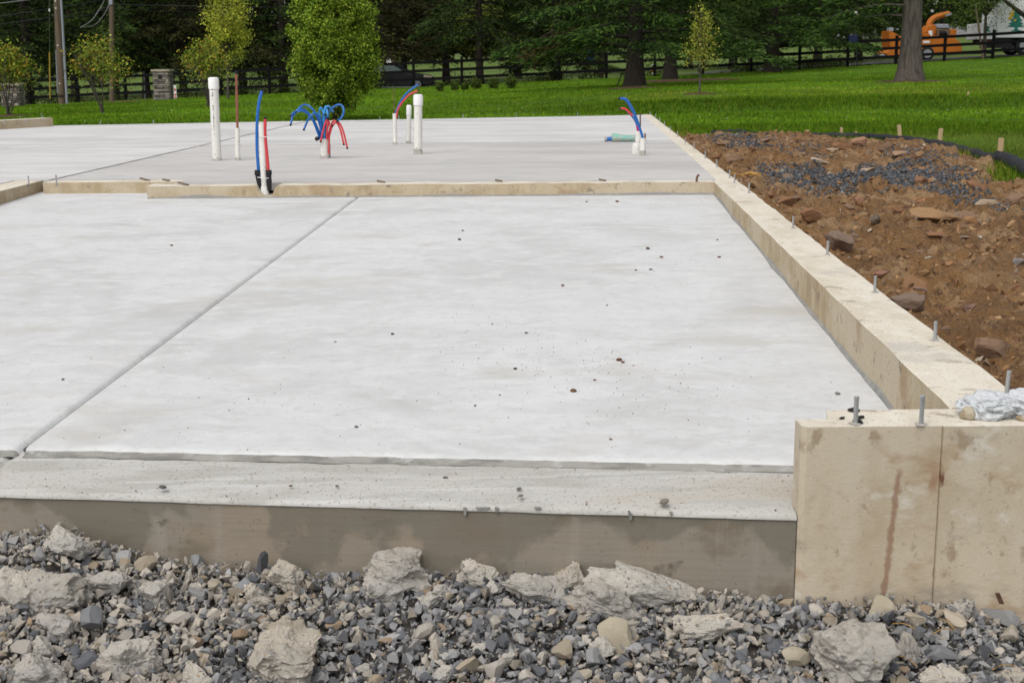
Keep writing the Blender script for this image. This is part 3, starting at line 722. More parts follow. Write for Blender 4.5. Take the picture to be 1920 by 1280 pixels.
for nm, py, w in (('zip_tie', 256, .036), ('zip_tie', 333, .052)):
    c = q(494, py, -.01); mb = MB(); P = [c + (w * 1.02 * math.cos(a), .034 * math.sin(a), .004 * math.sin(a * 2)) for a in np.linspace(0, 2 * math.pi, 20)]
    mb.tube(P, .003, 6, False); mb.build('zip_tie', M['tie'], np_)
# manifold bundle
b, t = upright(609, 297, 608, 260); mY = b[1]
pipe('pipe_sleeve', b, t, .041, 'thick white sleeve from which the blue tubes fan out', cat='pipe sleeve', group='white pipe sleeves')
b2, t2 = upright(617.5, 296, 617, 270); 
pipe('pipe_sleeve', b2, t2, .014, 'narrow cement stained sleeve beside the thick one, holding a red tube', cat='pipe sleeve', group='white pipe sleeves', ring=False, m_='mortar_ring')
Q = lambda px, py, dy=0: atY(px, py, mY + dy)
mx = lambda X, Yp: (520 + X * 160 / 1575, 180 + Yp * 130 / 1280)
def MQ(X, Yp, dy=0): return Q(*mx(X, Yp), dy)
BL = [([(790, 800), (730, 640), (640, 430), (500, 290), (380, 290), (290, 370), (245, 530)], 'blue tube arching lowest to the far left'),
      ([(800, 800), (760, 640), (660, 430), (520, 270), (420, 245), (330, 290), (245, 365)], 'blue tube bending left with its end beside another tube'),
      ([(815, 800), (790, 560), (700, 320), (600, 200), (500, 165), (420, 210), (350, 295)], 'blue tube making the tallest arch to the left'),
      ([(830, 800), (815, 600), (780, 400), (700, 320), (620, 370), (550, 480), (492, 620)], 'blue tube in a small arch ending lowest at left'),
      ([(845, 800), (840, 600), (790, 420), (775, 300), (800, 220), (840, 270), (880, 345)], 'blue tube with a narrow hairpin bend at centre'),
      ([(860, 800), (850, 600), (840, 420), (860, 270), (930, 195), (990, 230), (1035, 295)], 'pale blue tube bending right over the centre'),
      ([(875, 800), (870, 600), (865, 400), (885, 240), (900, 200), (925, 320), (935, 400)], 'blue tube with a sharp crook at centre right'),
      ([(890, 800), (890, 600), (905, 400), (1000, 240), (1120, 165), (1200, 190), (1225, 280), (1190, 390), (1110, 465)], 'blue tube looping widest to the right')]
for i, (pt, lb) in enumerate(BL):
    n_ = len(pt); dys = [(i % 3 - 1) * .012 + (k / n_) * rnd.uniform(-.12, .04) for k in range(n_)]
    tube_thing('water_tube', [MQ(X, Y_, d) for (X, Y_), d in zip(pt, dys)], .0105, 'blue_light' if i in (4, 5, 6) else 'blue', lb, group='blue tubes of the fan')
RD = [([(925, 800), (920, 620), (960, 500), (920, 440), (880, 520), (840, 660), (800, 840)], 'red tube drooping left in front of the white sleeve'),
      ([(950, 1065), (955, 900), (960, 760), (985, 640), (1010, 560)], 'red tube rising straight from the narrow sleeve'),
      ([(940, 800), (960, 650), (1000, 520), (1050, 460), (1110, 510), (1170, 650), (1225, 890)], 'inner red tube drooping to the right'),
      ([(930, 800), (965, 680), (1030, 540), (1100, 480), (1170, 540), (1230, 700), (1290, 960)], 'outer red tube drooping farthest to the right'),
      ([(915, 800), (915, 700), (925, 560), (935, 440)], 'short upright red tube behind the drooping ones')]
for i, (pt, lb) in enumerate(RD):
    n_ = len(pt); tube_thing('water_tube', [MQ(X, Y_, -.015 - .01 * i - (k / n_) * .06) for k, (X, Y_) in enumerate(pt)], .0095, 'red', lb, group='red tubes of the fan')
kb = MQ(735, 790, -.05); mb = MB(); mb.tube([kb + (0, .06, .0), kb + (0, -.02, 0), kb + (0, -.021, 0), kb + (0, -.026, 0)], [.018, .022, .018, .012], 16); e_ = mb.build('black_plug', M['black'], origin=tuple(kb), smooth=True); tag(e_, 'round black plug end sticking out left of the thick white sleeve', 'plug')
MB().tube([kb + (.035, .07, .01), kb + (0, .055, 0)], .012, 8).build('stem', M['black'], e_)
# middle sleeve with red and blue tubes and rod
b, t = upright(741, 271, 740, 213); pipe('pipe_sleeve', b, t, .0245, 'white sleeve holding crossed red and blue tubes near the capped pipes', cat='pipe sleeve', group='white pipe sleeves')
Q = lambda px, py, dy=0: atY(px, py, b[1] + dy)
tube_thing('water_tube', [Q(742, 222), Q(744, 208), Q(752, 190), Q(765, 173), Q(785, 158)], .0115, 'blue', 'blue tube leaning right from the middle sleeve', group='tubes of the middle sleeve')
tube_thing('water_tube', [Q(743, 222, -.01), Q(746, 206, -.01), Q(755, 191, -.012), Q(768, 178, -.015), Q(784, 170, -.02)], .0105, 'red', 'red tube leaning right below the blue one', group='tubes of the middle sleeve')
mb = MB(); mb.tube([Q(739, 222), Q(738.5, 165)], .005, 6); tag(mb.build('steel_rod', M['rust'], origin=tuple(Q(739, 222))), 'thin rusty rod rising from the middle white sleeve', 'rod')
# right cluster
b, t = upright(1205, 292, 1206, 259); pipe('pipe_sleeve', b, t, .0305, 'front white sleeve of the right cluster, nearest the side wall', cat='pipe sleeve', group='white pipe sleeves', ringh=.05)
Q = lambda px, py, dy=0: atY(px, py, b[1] + dy)
cx = lambda X, Yp: (1120 + X * 120 / 1097, 170 + Yp * 140 / 1280)
CQ = lambda X, Yp, dy=0: Q(*cx(X, Yp), dy)
tube_thing('water_tube', [CQ(785, 860), CQ(770, 780), CQ(720, 620), CQ(640, 400), CQ(560, 240), CQ(490, 150), CQ(380, 135)], .0125, 'blue', 'tallest blue tube arching left in the right cluster', group='tubes of the right cluster')
tube_thing('water_tube', [CQ(790, 860, .02), CQ(760, 740, .02), CQ(690, 560, .02), CQ(620, 380, .02), CQ(550, 250, .02), CQ(470, 150, .02), CQ(430, 125, .02)], .012, 'blue', 'blue tube tucked close behind the tallest one', group='tubes of the right cluster')
b3, t3 = upright(1197, 270, 1196.5, 246, 0); 
pipe('pipe_sleeve', b3, t3, .031, 'rear white sleeve of the right cluster with a magenta collar', cat='pipe sleeve', group='white pipe sleeves')
Q3 = lambda px, py, dy=0: atY(px, py, b3[1] + dy)
C3 = lambda X, Yp, dy=0: Q3(*cx(X, Yp), dy)
tube_thing('water_tube', [C3(710, 740), C3(690, 620), C3(640, 500), C3(560, 400), C3(520, 360)], .012, 'blue', 'low blue tube leaning left behind the others', group='tubes of the right cluster', tip=False)
tube_thing('water_tube', [C3(600, 430, -.02), C3(560, 390, -.02), C3(500, 330, -.02), C3(440, 308, -.02), C3(395, 312, -.02)], .0125, 'red', 'red tube tip curling left in the right cluster', group='tubes of the right cluster')
MB().tube([C3(705, 690), C3(690, 600)], .020, 12).build('magenta_collar', M['magenta'], bpy.data.objects['pipe_sleeve.005'] if 'pipe_sleeve.005' in bpy.data.objects else None)
mb = MB(); mb.tube([Q3(1200.5, 268), Q3(1200.5, 212)], .008, 8); tag(mb.build('steel_rod', M['rust'], origin=tuple(Q3(1200.5, 268))), 'dark rod standing behind the right cluster tubes', 'rod')
mb = MB(); mb.tube([CQ(818, 840), CQ(818, 735)], .0085, 8); tag(mb.build('steel_rod', M['rust'], origin=tuple(CQ(818, 840))), 'short rusty rod end poking out of the front right sleeve', 'rod')
jb = at(1194.5, 288); mb = MB(); mb.lathe(jb, [(.052, -.01), (.055, .03), (.054, .09), (.049, .105), (.02, .112)], 20); j = mb.build('capped_stub', M['pvc'], origin=tuple(jb), smooth=True); tag(j, 'short wide white capped pipe stub beside the front right sleeve', 'pipe')
tb = at(1190, 266); te = at(1147, 266)
mb = MB(); z_ = .05; mb.tube([tb + (0, 0, z_), tb * .6 + te * .4 + (0, 0, z_), te + (.02, 0, z_ + .01), te + (0, 0, z_ + .012)], [.045, .052, .068, .06], 14)
o = mb.build('wrapped_fitting', M['teal'], origin=tuple(te), smooth=True); o.scale = (1, 1, .8); tag(o, 'teal plastic wrapped fitting lying on the slab left of the right cluster', 'pipe fitting')
MB().tube([te + (.02, 0, .045), te + (-.065, 0, .04)], .032, 12).build('blue_collar', M['blue'], o, smooth=True)
MB().tube([te + (-.06, 0, .04), te + (-.085, 0, .04)], .036, 12).build('grey_end', M['mortar_ring'], o, smooth=True)

# ------------------------------------------------------------------ small debris on the concrete
pw = np.array([0, 0, 0])
def slabpt(px, py):
    z = -.15
    for _ in range(6):
        p = at(px, py, z); v = (p[1] - near(p[0])) / (far_y(p[0]) - near(p[0])); z = slab_z(v)
    return at(px, py, z)
_cl = [newmesh('clod', *rock_verts(2, 900 + i, 7, .10), M['rock'], False) for i in range(6)]
def pebble(p, w, colr, label, group=None, flat=.6, cat='pebble', name='pebble', me=None):
    o = link(name, me or _cl[rnd.randrange(6)], None, tuple(p + np.array([0, 0, w * .5 * flat * .55]))); o.scale = (w * .55, w * .5, w * .5 * flat); o.rotation_euler = (rnd.uniform(-.2, .2), rnd.uniform(-.2, .2), rnd.uniform(0, 6.3)); o.color = (*colr, 1)
    return tag(o, label, cat, group)
BR, BK, GY, RB = (.22, .125, .07), (.075, .073, .07), (.17, .17, .165), (.17, .075, .05)
PB = [(1075, 734, 15, BR, 'largest brown clod on the garage slab, left of the crumb patch'), (966, 692, 9, BK, 'black pebble at the left edge of the brown crumb patch'), (1161, 676, 13, RB, 'reddish clod heap at the top right of the crumb patch'),
      (1168, 680, 8, RB, 'small reddish clod touching the right side of the clod heap'), (1115, 713, 7, BR, 'small brown clod right of the largest clod'), (862, 450, 9, BK, 'black pebble alone on the far middle of the slab'), (868, 433, 6, BK, 'tiny dark pebble just beyond the lone black pebble'),
      (1215, 467, 10, BR, 'brown clod farthest in the small cluster by the right wall'), (1240, 483, 8, BR, 'brown clod right of the small cluster'), (1220, 506, 8, GY, 'grey pebble at the front of the small cluster'), (1192, 507, 6, BK, 'dark pebble left of the grey one in the small cluster'), (1348, 483, 8, RB, 'reddish pebble near the foot of the right wall'),
      (1345, 450, 5, RB, 'tiny reddish pebble highest along the right wall'), (1055, 536, 8, BR, 'brown clod alone at the centre of the slab'), (736, 627, 8, BK, 'dark pebble left of centre on the right slab panel'), (987, 625, 8, GY, 'grey pebble at the centre of the right slab panel'), (923, 608, 5, BK, 'small dark pebble behind the central grey pebble'),
      (668, 801, 10, (.27, .25, .22), 'pale pebble at the front left of the right slab panel'), (891, 761, 7, GY, 'greyish pebble front of the black pebble'), (1570, 739, 14, (.30, .29, .27), 'pale grey stone on the slab near the end wall'), (1145, 824, 8, (.30, .24, .2), 'pale brown pebble near the front edge of the slab'), (118, 712, 8, (.2, .18, .15), 'brownish pebble at the far left of the slab'),
      (629, 641, 5, BK, 'tiny dark pebble left of the other dark pebble'), (1157, 379, 8, RB, 'reddish clod close to the step wall'), (1100, 379, 5, BK, 'dark crumb close to the middle of the step wall'), (937, 741, 5, BR, 'tiny brown clod left of the largest clod'), (466, 748, 5, GY, 'small grey pebble right of the joint'), (322, 461, 7, BR, 'brown scrap on the left slab panel'), (1138, 573, 5, RB, 'tiny red clod right of slab centre')]
for x, y, w, c, lb in PB:
    p = slabpt(x, y); pebble(p, w * pxm(p[1]) * .86, c, lb, 'loose pebbles and clods on the garage slab')
LB = [(305, 914, 15, GY, 'flat grey pebble on the sill at the left'), (835, 897, 12, GY, 'grey pebble on the middle of the sill'), (975, 880, 11, GY, 'grey pebble at the back of the sill'), (978, 895, 9, (.26, .19, .13), 'brown pebble on the sill between two others'), (973, 917, 10, (.22, .20, .18), 'brownish pebble at the front of the sill column of pebbles'), (976, 930, 11, (.3, .27, .22), 'pale chip near the nose of the sill'),
      (1338, 896, 14, (.07, .075, .08), 'dark pebble on the sill near the end wall'), (1207, 885, 8, (.2, .17, .14), 'small brown pebble at the back of the sill'), (1245, 942, 20, (.33, .29, .24), 'flat tan chip at the nose of the sill'), (632, 912, 7, GY, 'small grey pebble left of the middle of the sill'), (1318, 884, 6, GY, 'tiny grey pebble behind the dark pebble on the sill'), (545, 911, 7, BR, 'brown speck pebble on the sill')]
for x, y, w, c, lb in LB:
    p = at(x, y, -.230); pebble(p, w * pxm(p[1]) * 1.05, c, lb, 'loose pebbles on the door sill', .45)
for x, y, w, lb in [(1609, 793, 22, 'larger black stone at the foot of the end wall bolt'), (1612, 784, 17, 'black stone behind the foot of the end wall bolt'), (1578, 785, 12, 'small black stone left of the end wall bolt'), (1600, 771, 22, 'flat dark stone at the back of the end wall top')]:
    p = at(x, y, -.004); pebble(p, w * pxm(p[1]), (.028, .032, .034), lb, 'black stones on the end wall', .5, 'stone')
# grit too small to count
Pg, r_ = [], np.random.default_rng(11)
for cx_, cy_, sx_, sy_, n_ in ((1060, 680, 110, 35, 150), (1225, 485, 40, 25, 40), (890, 605, 60, 20, 30), (1215, 376, 60, 4, 26), (1250, 735, 120, 40, 40), (760, 760, 260, 60, 90), (300, 740, 200, 60, 50), (1300, 770, 120, 40, 40)):
    for _ in range(n_):
        x, y = r_.normal(cx_, sx_), r_.normal(cy_, sy_)
        if 372 < y < 850 and x < 1330 + (y - 372) * .8: Pg.append(slabpt(x, y))
for _ in range(260):
    x, y = r_.uniform(0, 1485), r_.uniform(885, 950); q_ = at(x, y - 20 * (1 - x / 1485), -.228); t_ = (near(q_[0]) - q_[1]) / (near(q_[0]) - front(q_[0])); Pg.append(np.array([q_[0], q_[1], -.2165 - .031 * t_ + .001]))
Pg = np.array(Pg); sz = r_.uniform(.0010, .0036, len(Pg)) * (1 + .12 * Pg[:, 1] / 3); Pg[:, 2] += sz * .3
V, F, c = scatter_stones(Pg, sz, palette([BR, (.27, .17, .09), GY, BK, RB], [4, 3, 2, 2, 2], len(Pg), r_), 5)
tag(link('grit', newmesh('grit', V, F, M['gravel'], False, c)), kind='stuff')
# splinters and bent rod on the step wall
SP = [(270, 339, 22, 'weathered wood splinter lying on the set back wall top'), (310, 340, 14, 'short splinter leaning at the set back wall end'), (342, 347, 24, 'long splinter on the corner of the stub wall'), (714, 343, 16, 'dark splinter on the step wall left of its middle'), (935, 341, 14, 'dark splinter on the step wall middle'), (1130, 340, 14, 'dark splinter on the step wall right of its middle')]
for i, (x, y, w, lb) in enumerate(SP):
    p = at(x, y, 0) + (0, .03, .008); l_ = w * pxm(p[1]); mb = MB(); mb.box(p, (l_, .02, .013), rz=rnd.uniform(-.5, .1), ry=.18); tag(mb.build('wood_splinter', M['splinter'], origin=tuple(p)), lb, 'wood scrap', 'wood splinters on the step wall')
p = at(1306, 341); mb = MB(); mb.tube(spline([p, p + (.004, 0, .04), p + (.02, 0, .055)], 4), .009, 6); tag(mb.build('bent_rod', M['rust'], origin=tuple(p)), 'short bent rod end on the step wall near the right wall', 'rod')

# ------------------------------------------------------------------ plastic bag on the wall corner
bc = at(1862, 788, -.004); bgo = empty('plastic_bag', bc, 'crumpled clear plastic bag with rubble inside on the right wall corner', 'plastic bag')
def blob(c, s, seed, sub=6, rough=.22):
    V, F = ico(sub); V = V.copy(); o_ = seed * 3.1
    k = rough * fbm(V * 1.7 + o_, 3, 2) + (.16 * (1 - 2 * np.abs(vnoise(V * np.array([2.0, 3.0, 3.6]) + o_, 7))) + .09 * (1 - 2 * np.abs(vnoise(V * np.array([5, 7, 8]) + o_ + 4, 8))) if sub > 4 else 0) ; V = V * (1 + k)[:, None] * np.array(s) + np.array(c)
    V[:, 2] = np.maximum(V[:, 2], bc[2] + .001); return V, F
V, F = blob(bc + (0, .045, .022), (.070, .052, .036), 1); link('bag_lobe', newmesh('bag_lobe', V - bc, F, M['bag'], True), bgo)
V, F = blob(bc + (.105, .045, .024), (.066, .055, .038), 2); link('bag_lobe', newmesh('bag_lobe', V - bc, F, M['bag'], True), bgo)
V, F = blob(bc + (-.062, .015, .014), (.020, .017, .018), 4, 3, .2); link('mortar_lump', newmesh('mortar_lump', V - bc, F, M['bag_fill'], True), bgo)
V, F = blob(bc + (.095, -.004, .008), (.034, .012, .012), 6, 3, .2); link('mortar_lump', newmesh('mortar_lump', V - bc, F, M['bag_fill'], True), bgo)

# ------------------------------------------------------------------ gravel bank in front of the door
edge_px = [(-400, 985), (0, 996), (60, 985), (110, 978), (180, 1004), (270, 1032), (400, 1046), (560, 1062), (700, 1066), (880, 1060), (1000, 1068), (1100, 1075), (1230, 1092), (1320, 1095), (1500, 1116), (1700, 1112), (1800, 1125), (1920, 1160), (2400, 1190)]
ex, ez = [], []
for x, y in edge_px:
    p = atY(x, y, 3.2)
    p = atY(x, y, float(front(p[0])) if p[0] < .745 else 3.256); ex.append(p[0]); ez.append(p[2])
def gz(X, Y):
    Yw = np.where(X < .745, front(X), 3.256); d = np.clip(Yw - Y, -.2, 3)
    z = np.interp(X, ex, ez) - .015
    z = z - .10 * np.minimum(d, 1.2) - .05 * sstep(.0, .5, d) + .022 * fbm2(X, Y, 2.6, 3, 6) * sstep(0, .25, d)
    return z
gx, gy = np.meshgrid(np.linspace(-4.5, 4.5, 200), np.linspace(-.5, 3.75, 110)); Zb = gz(gx, gy) - .022
tag(link('gravel_bed', gridmesh('gravel_bed', gx, gy, Zb, mat('gravel_fines', (.075, .07, .064), .95, [(40, (.13, .11, .09), .5, .65, .8)], (90, 1, .01)))), kind='structure')
LUMPS = [(128, 1012, 96, 66, 'lump studded with grey stones on top of the pile at far left'), (745, 1048, 125, 78, 'peaked pale lump leaning on the middle of the sill face'), (885, 1068, 84, 58, 'pale lump against the sill right of the peaked one'), (1062, 1062, 66, 56, 'small pale lump touching the sill left of the big slab'), (1008, 1100, 125, 66, 'wide pale lump in front of the small one by the sill'),
    (1222, 1088, 215, 96, 'biggest broken concrete slab lying against the sill'), (1130, 1118, 130, 74, 'rounded lump at the left foot of the big slab'), (1318, 1166, 130, 50, 'flat rough lump below the right end of the big slab'), (515, 1212, 150, 130, 'large rough lump at the bottom left of centre'), (205, 1088, 90, 62, 'rough lump left in the pile under the stone studded one'), (290, 1102, 70, 62, 'brown tinted lump beside the left rough lump'),
    (80, 1100, 120, 70, 'wide lump half buried at the far left'), (20, 1095, 90, 80, 'pale lump cut by the left picture edge'), (540, 1075, 84, 66, 'ragged lump near the sill beside the upright slate stone'), (62, 1252, 150, 80, 'big pale lump in the bottom left corner'), (235, 1235, 150, 90, 'broad lump on the bottom left next to the corner lump'), (1600, 1225, 170, 135, 'large jagged lump at the bottom right in front of the end wall'),
    (1770, 1268, 120, 50, 'lump at the bottom edge right of the jagged one'), (480, 1110, 60, 46, 'small lump between the sill and the large left lump'), (105, 1160, 70, 60, 'small grey lump left under the wide one'), (1795, 1118, 56, 34, 'small pale lump at the foot of the end wall'), (1700, 1205, 50, 60, 'crumb coated lump right of the jagged one'), (360, 1265, 70, 50, 'pale lump at the bottom edge between the left lumps'), (1905, 1262, 70, 50, 'lump in the bottom right corner'), (720, 1100, 80, 46, 'low lump under the peaked one')]
def gpt(px, py):
    d = ray(px, py); o_ = np.array([0, 0, H])
    t = np.linspace(2.2, 4.2, 160)
    for _ in range(2):
        P = o_ + t[:, None] * d; k = np.nonzero(P[:, 2] <= gz(P[:, 0], P[:, 1]))[0]
        if not len(k): return o_ + d * 3
        t = np.linspace(t[max(k[0] - 1, 0)], t[k[0]], 14)
    return P[k[0]]
occ, occ2, CLODS = [], [], []
for i, (x, y, w, h, lb) in enumerate(LUMPS):
    p = gpt(x, y + h * .28); p_ = min(p[1], (front(p[0]) if p[0] < .745 else 3.256) - .02 - h * .3 * pxm(3)); p[1] = p_
    k = pxm(p[1]); V, F = lump_verts(5 if w > 110 else 4, 50 + i); V *= np.array([w * k * .62, h * k * .68, h * k * .60])
    a = rnd.uniform(-.35, .35); Rm = np.array(Matrix.Rotation(a, 3, 'Y') @ Matrix.Rotation(rnd.uniform(-.3, .3), 3, 'X')) if i not in (5,) else np.array(Matrix.Rotation(.32, 3, 'Y'))
    V = V @ Rm.T
    p = p + (0, 0, h * k * .17)
    o = link('concrete_lump', newmesh('concrete_lump', V, F, M['lump'], False), None, tuple(p)); o.color = (*[(1, 1, 1), (.88, .87, .86), (1.1, 1.08, 1.04), (.98, .94, .88), (.93, .93, .94)][i % 5], 1); tag(o, lb, 'concrete lump', 'lumps of broken concrete on the gravel')
    re_ = np.random.default_rng(i + 60); up = np.nonzero(V[:, 2] > -h * k * .2)[0]; ne = int(26 + w * .35); iv = re_.choice(up, ne); sz_ = re_.uniform(.0025, .0075, ne)
    Ve, Fe, Ce = scatter_stones(V[iv] * .985, sz_, palette([(.16, .165, .175), (.27, .265, .255), (.40, .37, .32), (.30, .22, .14)], [4, 3, 4, 1], ne, re_), i + 90); eo = link('embedded_stones', newmesh('embedded_stones', Ve, Fe, M['gravel'], False, Ce), o); eo['kind'] = 'stuff'
    occ.append((p[0], p[1], w * k * .45))
for i in range(26):
    x, y = rnd.choice([rnd.uniform(0, 620), rnd.uniform(640, 1150)]), rnd.uniform(1075, 1265); p = gpt(x, y)
    if any(math.hypot(p[0] - a[0], p[1] - a[1]) < a[2] * 1.0 + .01 for a in occ): continue
    w = rnd.uniform(34, 62) * pxm(3); V, F = lump_verts(4, 500 + i); V = V * np.array([w * .5, w * .5, w * rnd.uniform(.3, .45)]); o = link('mortar_clod', newmesh('mortar_clod', V, F, M['lump'], False), None, tuple(p + (0, 0, w * .08)))
    d = [math.hypot(p[0] - a[0], p[1] - a[1]) for a in occ[:25]]; k = int(np.argmin(d)); CLODS.append((o, k, d[k], p[0] - occ[k][0], p[1] - occ[k][1])); occ2.append((p[0], p[1], w * .4))
for x, y, w, h, lb in [(1155, 1188, 84, 70, 'smooth tan concrete flake standing on the gravel below the big slab'), (1650, 1136, 60, 48, 'pale flake of concrete lying by the end wall'), (1490, 1232, 64, 44, 'smooth greenish tan flake left of the jagged lump')]:
    p = gpt(x, y + h * .3); k = pxm(p[1]); V, F = rock_verts(3, int(x), 12, .05, (.5, .9)); V = V * np.array([w * k * .52, .018, h * k * .55]); V = V @ np.array(Matrix.Rotation(-.55, 3, 'X') @ Matrix.Rotation(.2, 3, 'Y')).T
    o = link('concrete_flake', newmesh('concrete_flake', V, F, M['lump_smooth'], False), None, tuple(p + (0, 0, h * k * .3))); tag(o, lb, 'concrete flake', 'smooth flakes of concrete on the gravel')
STCOL = dict(grey=((.20, .205, .215), (.25, .25, .25), (.30, .30, .30)), slate=((.10, .108, .122), (.13, .135, .145), (.085, .09, .10)), tan=((.29, .245, .185), (.26, .21, .15), (.33, .285, .225)), rust=((.26, .19, .125), (.23, .17, .115)), dusty=((.33, .295, .245), (.36, .33, .29)))
_st = [newmesh('stone', *rock_verts(2, 300 + i, 10, .04, (.30, .78)), M['stone'], False) for i in range(24)]
LAND = []
SL = {'grey': 'larger mid grey stone lying loose in the gravel', 'slate': 'larger dark slate stone lying loose in the gravel', 'tan': 'larger tan stone lying loose in the gravel', 'rust': 'larger rust orange stone lying loose in the gravel', 'dusty': 'larger pale dusty stone lying loose in the gravel'}
def gstone(p, s, kind, label=None, group=None, sc=None, rot=None):
    o = link('stone', _st[rnd.randrange(24)], None, tuple(p)); o.scale = sc or (s * rnd.uniform(1.2, 1.6), s * rnd.uniform(1.0, 1.3), s * rnd.uniform(.75, 1.15)); o.rotation_euler = rot or (rnd.uniform(-.6, .6), rnd.uniform(-.6, .6), rnd.uniform(0, 6.3))
    c = STCOL[kind][rnd.randrange(len(STCOL[kind]))]; f = rnd.uniform(.85, 1.15); o.color = (c[0] * f, c[1] * f, c[2] * f, 1)
    return tag(o, label or SL[kind], 'stone', group or f'larger {kind} stones in the gravel')
for x, y, w, kind, lb in [(235, 1048, 36, 'grey', 'grey block of stone near the top of the left pile'), (372, 1052, 36, 'grey', 'bluish grey stone at the sill left of the upright slate'), (400, 1095, 34, 'tan', 'orange brown stone left of the ragged lump'), (457, 1098, 42, 'grey', 'wide grey stone in front of the upright slate'), (370, 1117, 40, 'grey', 'pale grey cracked stone between the left lumps'), (335, 1166, 48, 'dusty', 'white veined grey stone left of the large lump'), (445, 1190, 40, 'rust', 'orange topped stone at the left edge of the large lump'),
    (275, 1060, 40, 'tan', 'brown stone at the sill beside the grey block'), (48, 1218, 52, 'dusty', 'pale rounded stone above the corner lump'), (170, 1172, 66, 'grey', 'long flat grey stone left of centre in the pile'), (800, 1190, 44, 'dusty', 'pale flat stone in the middle foreground'), (670, 1198, 34, 'dusty', 'white grey block of stone in the middle foreground'), (932, 1255, 46, 'dusty', 'tall pale stone at the bottom centre'), (880, 1250, 60, 'tan', 'broad brown stone at the bottom centre'), (1010, 1262, 44, 'slate', 'blue black stone at the bottom right of centre'), (1050, 1222, 52, 'tan', 'tan ridged stone in the foreground right of centre'), (1110, 1240, 52, 'grey', 'grey tan stone right of the ridged one'), (1665, 1158, 40, 'slate', 'slate wedge stone in front of the pale flake'), (1715, 1165, 42, 'tan', 'pinkish tan stone right of the slate wedge'), (1785, 1168, 52, 'tan', 'orange grey stone before the end wall'), (1870, 1160, 60, 'grey', 'blue grey block at the right by the rusty strip'), (1760, 1225, 58, 'grey', 'grey slab stone right of the jagged lump'), (1890, 1190, 50, 'dusty', 'pale block stone at the right picture edge'), (1505, 1197, 30, 'dusty', 'whitest stone in the gravel left of the jagged lump'), (1445, 1175, 34, 'grey', 'grey wedge stone right of the flat rough lump'), (950, 1055, 38, 'grey', 'pale blue stone touching the sill right of centre'), (165, 1245, 60, 'slate', 'dark slate stone among the bottom left lumps')]:
    p = gpt(x, y + 6); s = w * pxm(p[1]) * .5; gstone(p + (0, 0, s * .45), s, kind, lb, 'distinct stones in the gravel'); occ.append((p[0], p[1], s))
p = gpt(490, 1078); gstone(p + (0, .0, .03), .04, 'slate', 'upright brownish slate stone leaning near the sill', 'distinct stones in the gravel', sc=(.026, .022, .044), rot=(.1, .25, .3))
oc = np.array(occ + occ2); r_ = np.random.default_rng(21); cnt = 0; bigs = []
kinds = ['grey', 'slate', 'tan', 'rust', 'dusty']
while cnt < 215:
    x, y = r_.uniform(-20, 1940), r_.uniform(1050, 1290)
    p = gpt(x, y)
    if np.any(np.hypot(oc[:, 0] - p[0], oc[:, 1] - p[1]) < oc[:, 2] * .85): continue
    yw = front(p[0]) if p[0] < .745 else 3.256
    if p[1] > yw - .02: continue
    kd = kinds[r_.choice(5, p=[.30, .26 if x < 1200 else .4, .18, .05, .21] / np.sum([.30, .26 if x < 1200 else .4, .18, .05, .21]))]
    s = r_.uniform(.012, .021); o = gstone(p + (0, 0, s * .30), s, kd); bigs.append((o, kd)); cnt += 1
SHORT = ['stone studded lump', 'peaked lump by the sill', 'lump right of the peaked one', 'small lump by the sill', 'wide pale lump', 'biggest slab', 'rounded lump', 'flat rough lump', 'large bottom lump', 'left rough lump', 'brown tinted lump', 'half buried lump', 'left edge lump', 'ragged lump by the sill', 'bottom left corner lump', 'broad bottom left lump', 'jagged lump', 'bottom edge lump', 'small lump by the slate', 'small grey left lump', 'small end wall lump', 'crumb coated lump', 'bottom edge left lump', 'bottom right corner lump', 'low lump']
WORDK = {'grey': 'mid grey', 'slate': 'dark slate', 'tan': 'tan', 'rust': 'rusty brown', 'dusty': 'pale dusty', 'clod': 'crumbly mortar'}; keyed = {}
for o, kd in bigs:
    x, y = o.location.x, o.location.y; d = [math.hypot(x - a[0], y - a[1]) for a in occ[:25]]; k = int(np.argmin(d)); ax_, ay_ = x - occ[k][0], y - occ[k][1]
    dr = ('right of' if ax_ > 0 else 'left of') if abs(ax_) > abs(ay_) else ('behind' if ay_ > 0 else 'in front of'); keyed.setdefault((kd, k, dr), []).append((d[k], o))
for o, k, dd, ax_, ay_ in CLODS:
    tag(o, 'x', 'mortar clod', 'crumbly mortar clods in the gravel'); dr = ('right of' if ax_ > 0 else 'left of') if abs(ax_) > abs(ay_) else ('behind' if ay_ > 0 else 'in front of'); keyed.setdefault(('clod', k, dr), []).append((dd, o))
for (kd, k, dr), L in keyed.items():
    L.sort(key=lambda q: q[0])
    for i, (_, o) in enumerate(L): o['label'] = f"{['closest', 'second closest', 'third closest', 'fourth closest', 'fifth closest', 'sixth closest', 'seventh closest', 'eighth closest', 'ninth closest', 'tenth closest', 'eleventh closest', 'twelfth closest'][min(i, 11)] if len(L) > 1 else 'larger'} {WORDK[kd]} {'stone' if kd != 'clod' else 'clod'} {dr} the {SHORT[k]}"
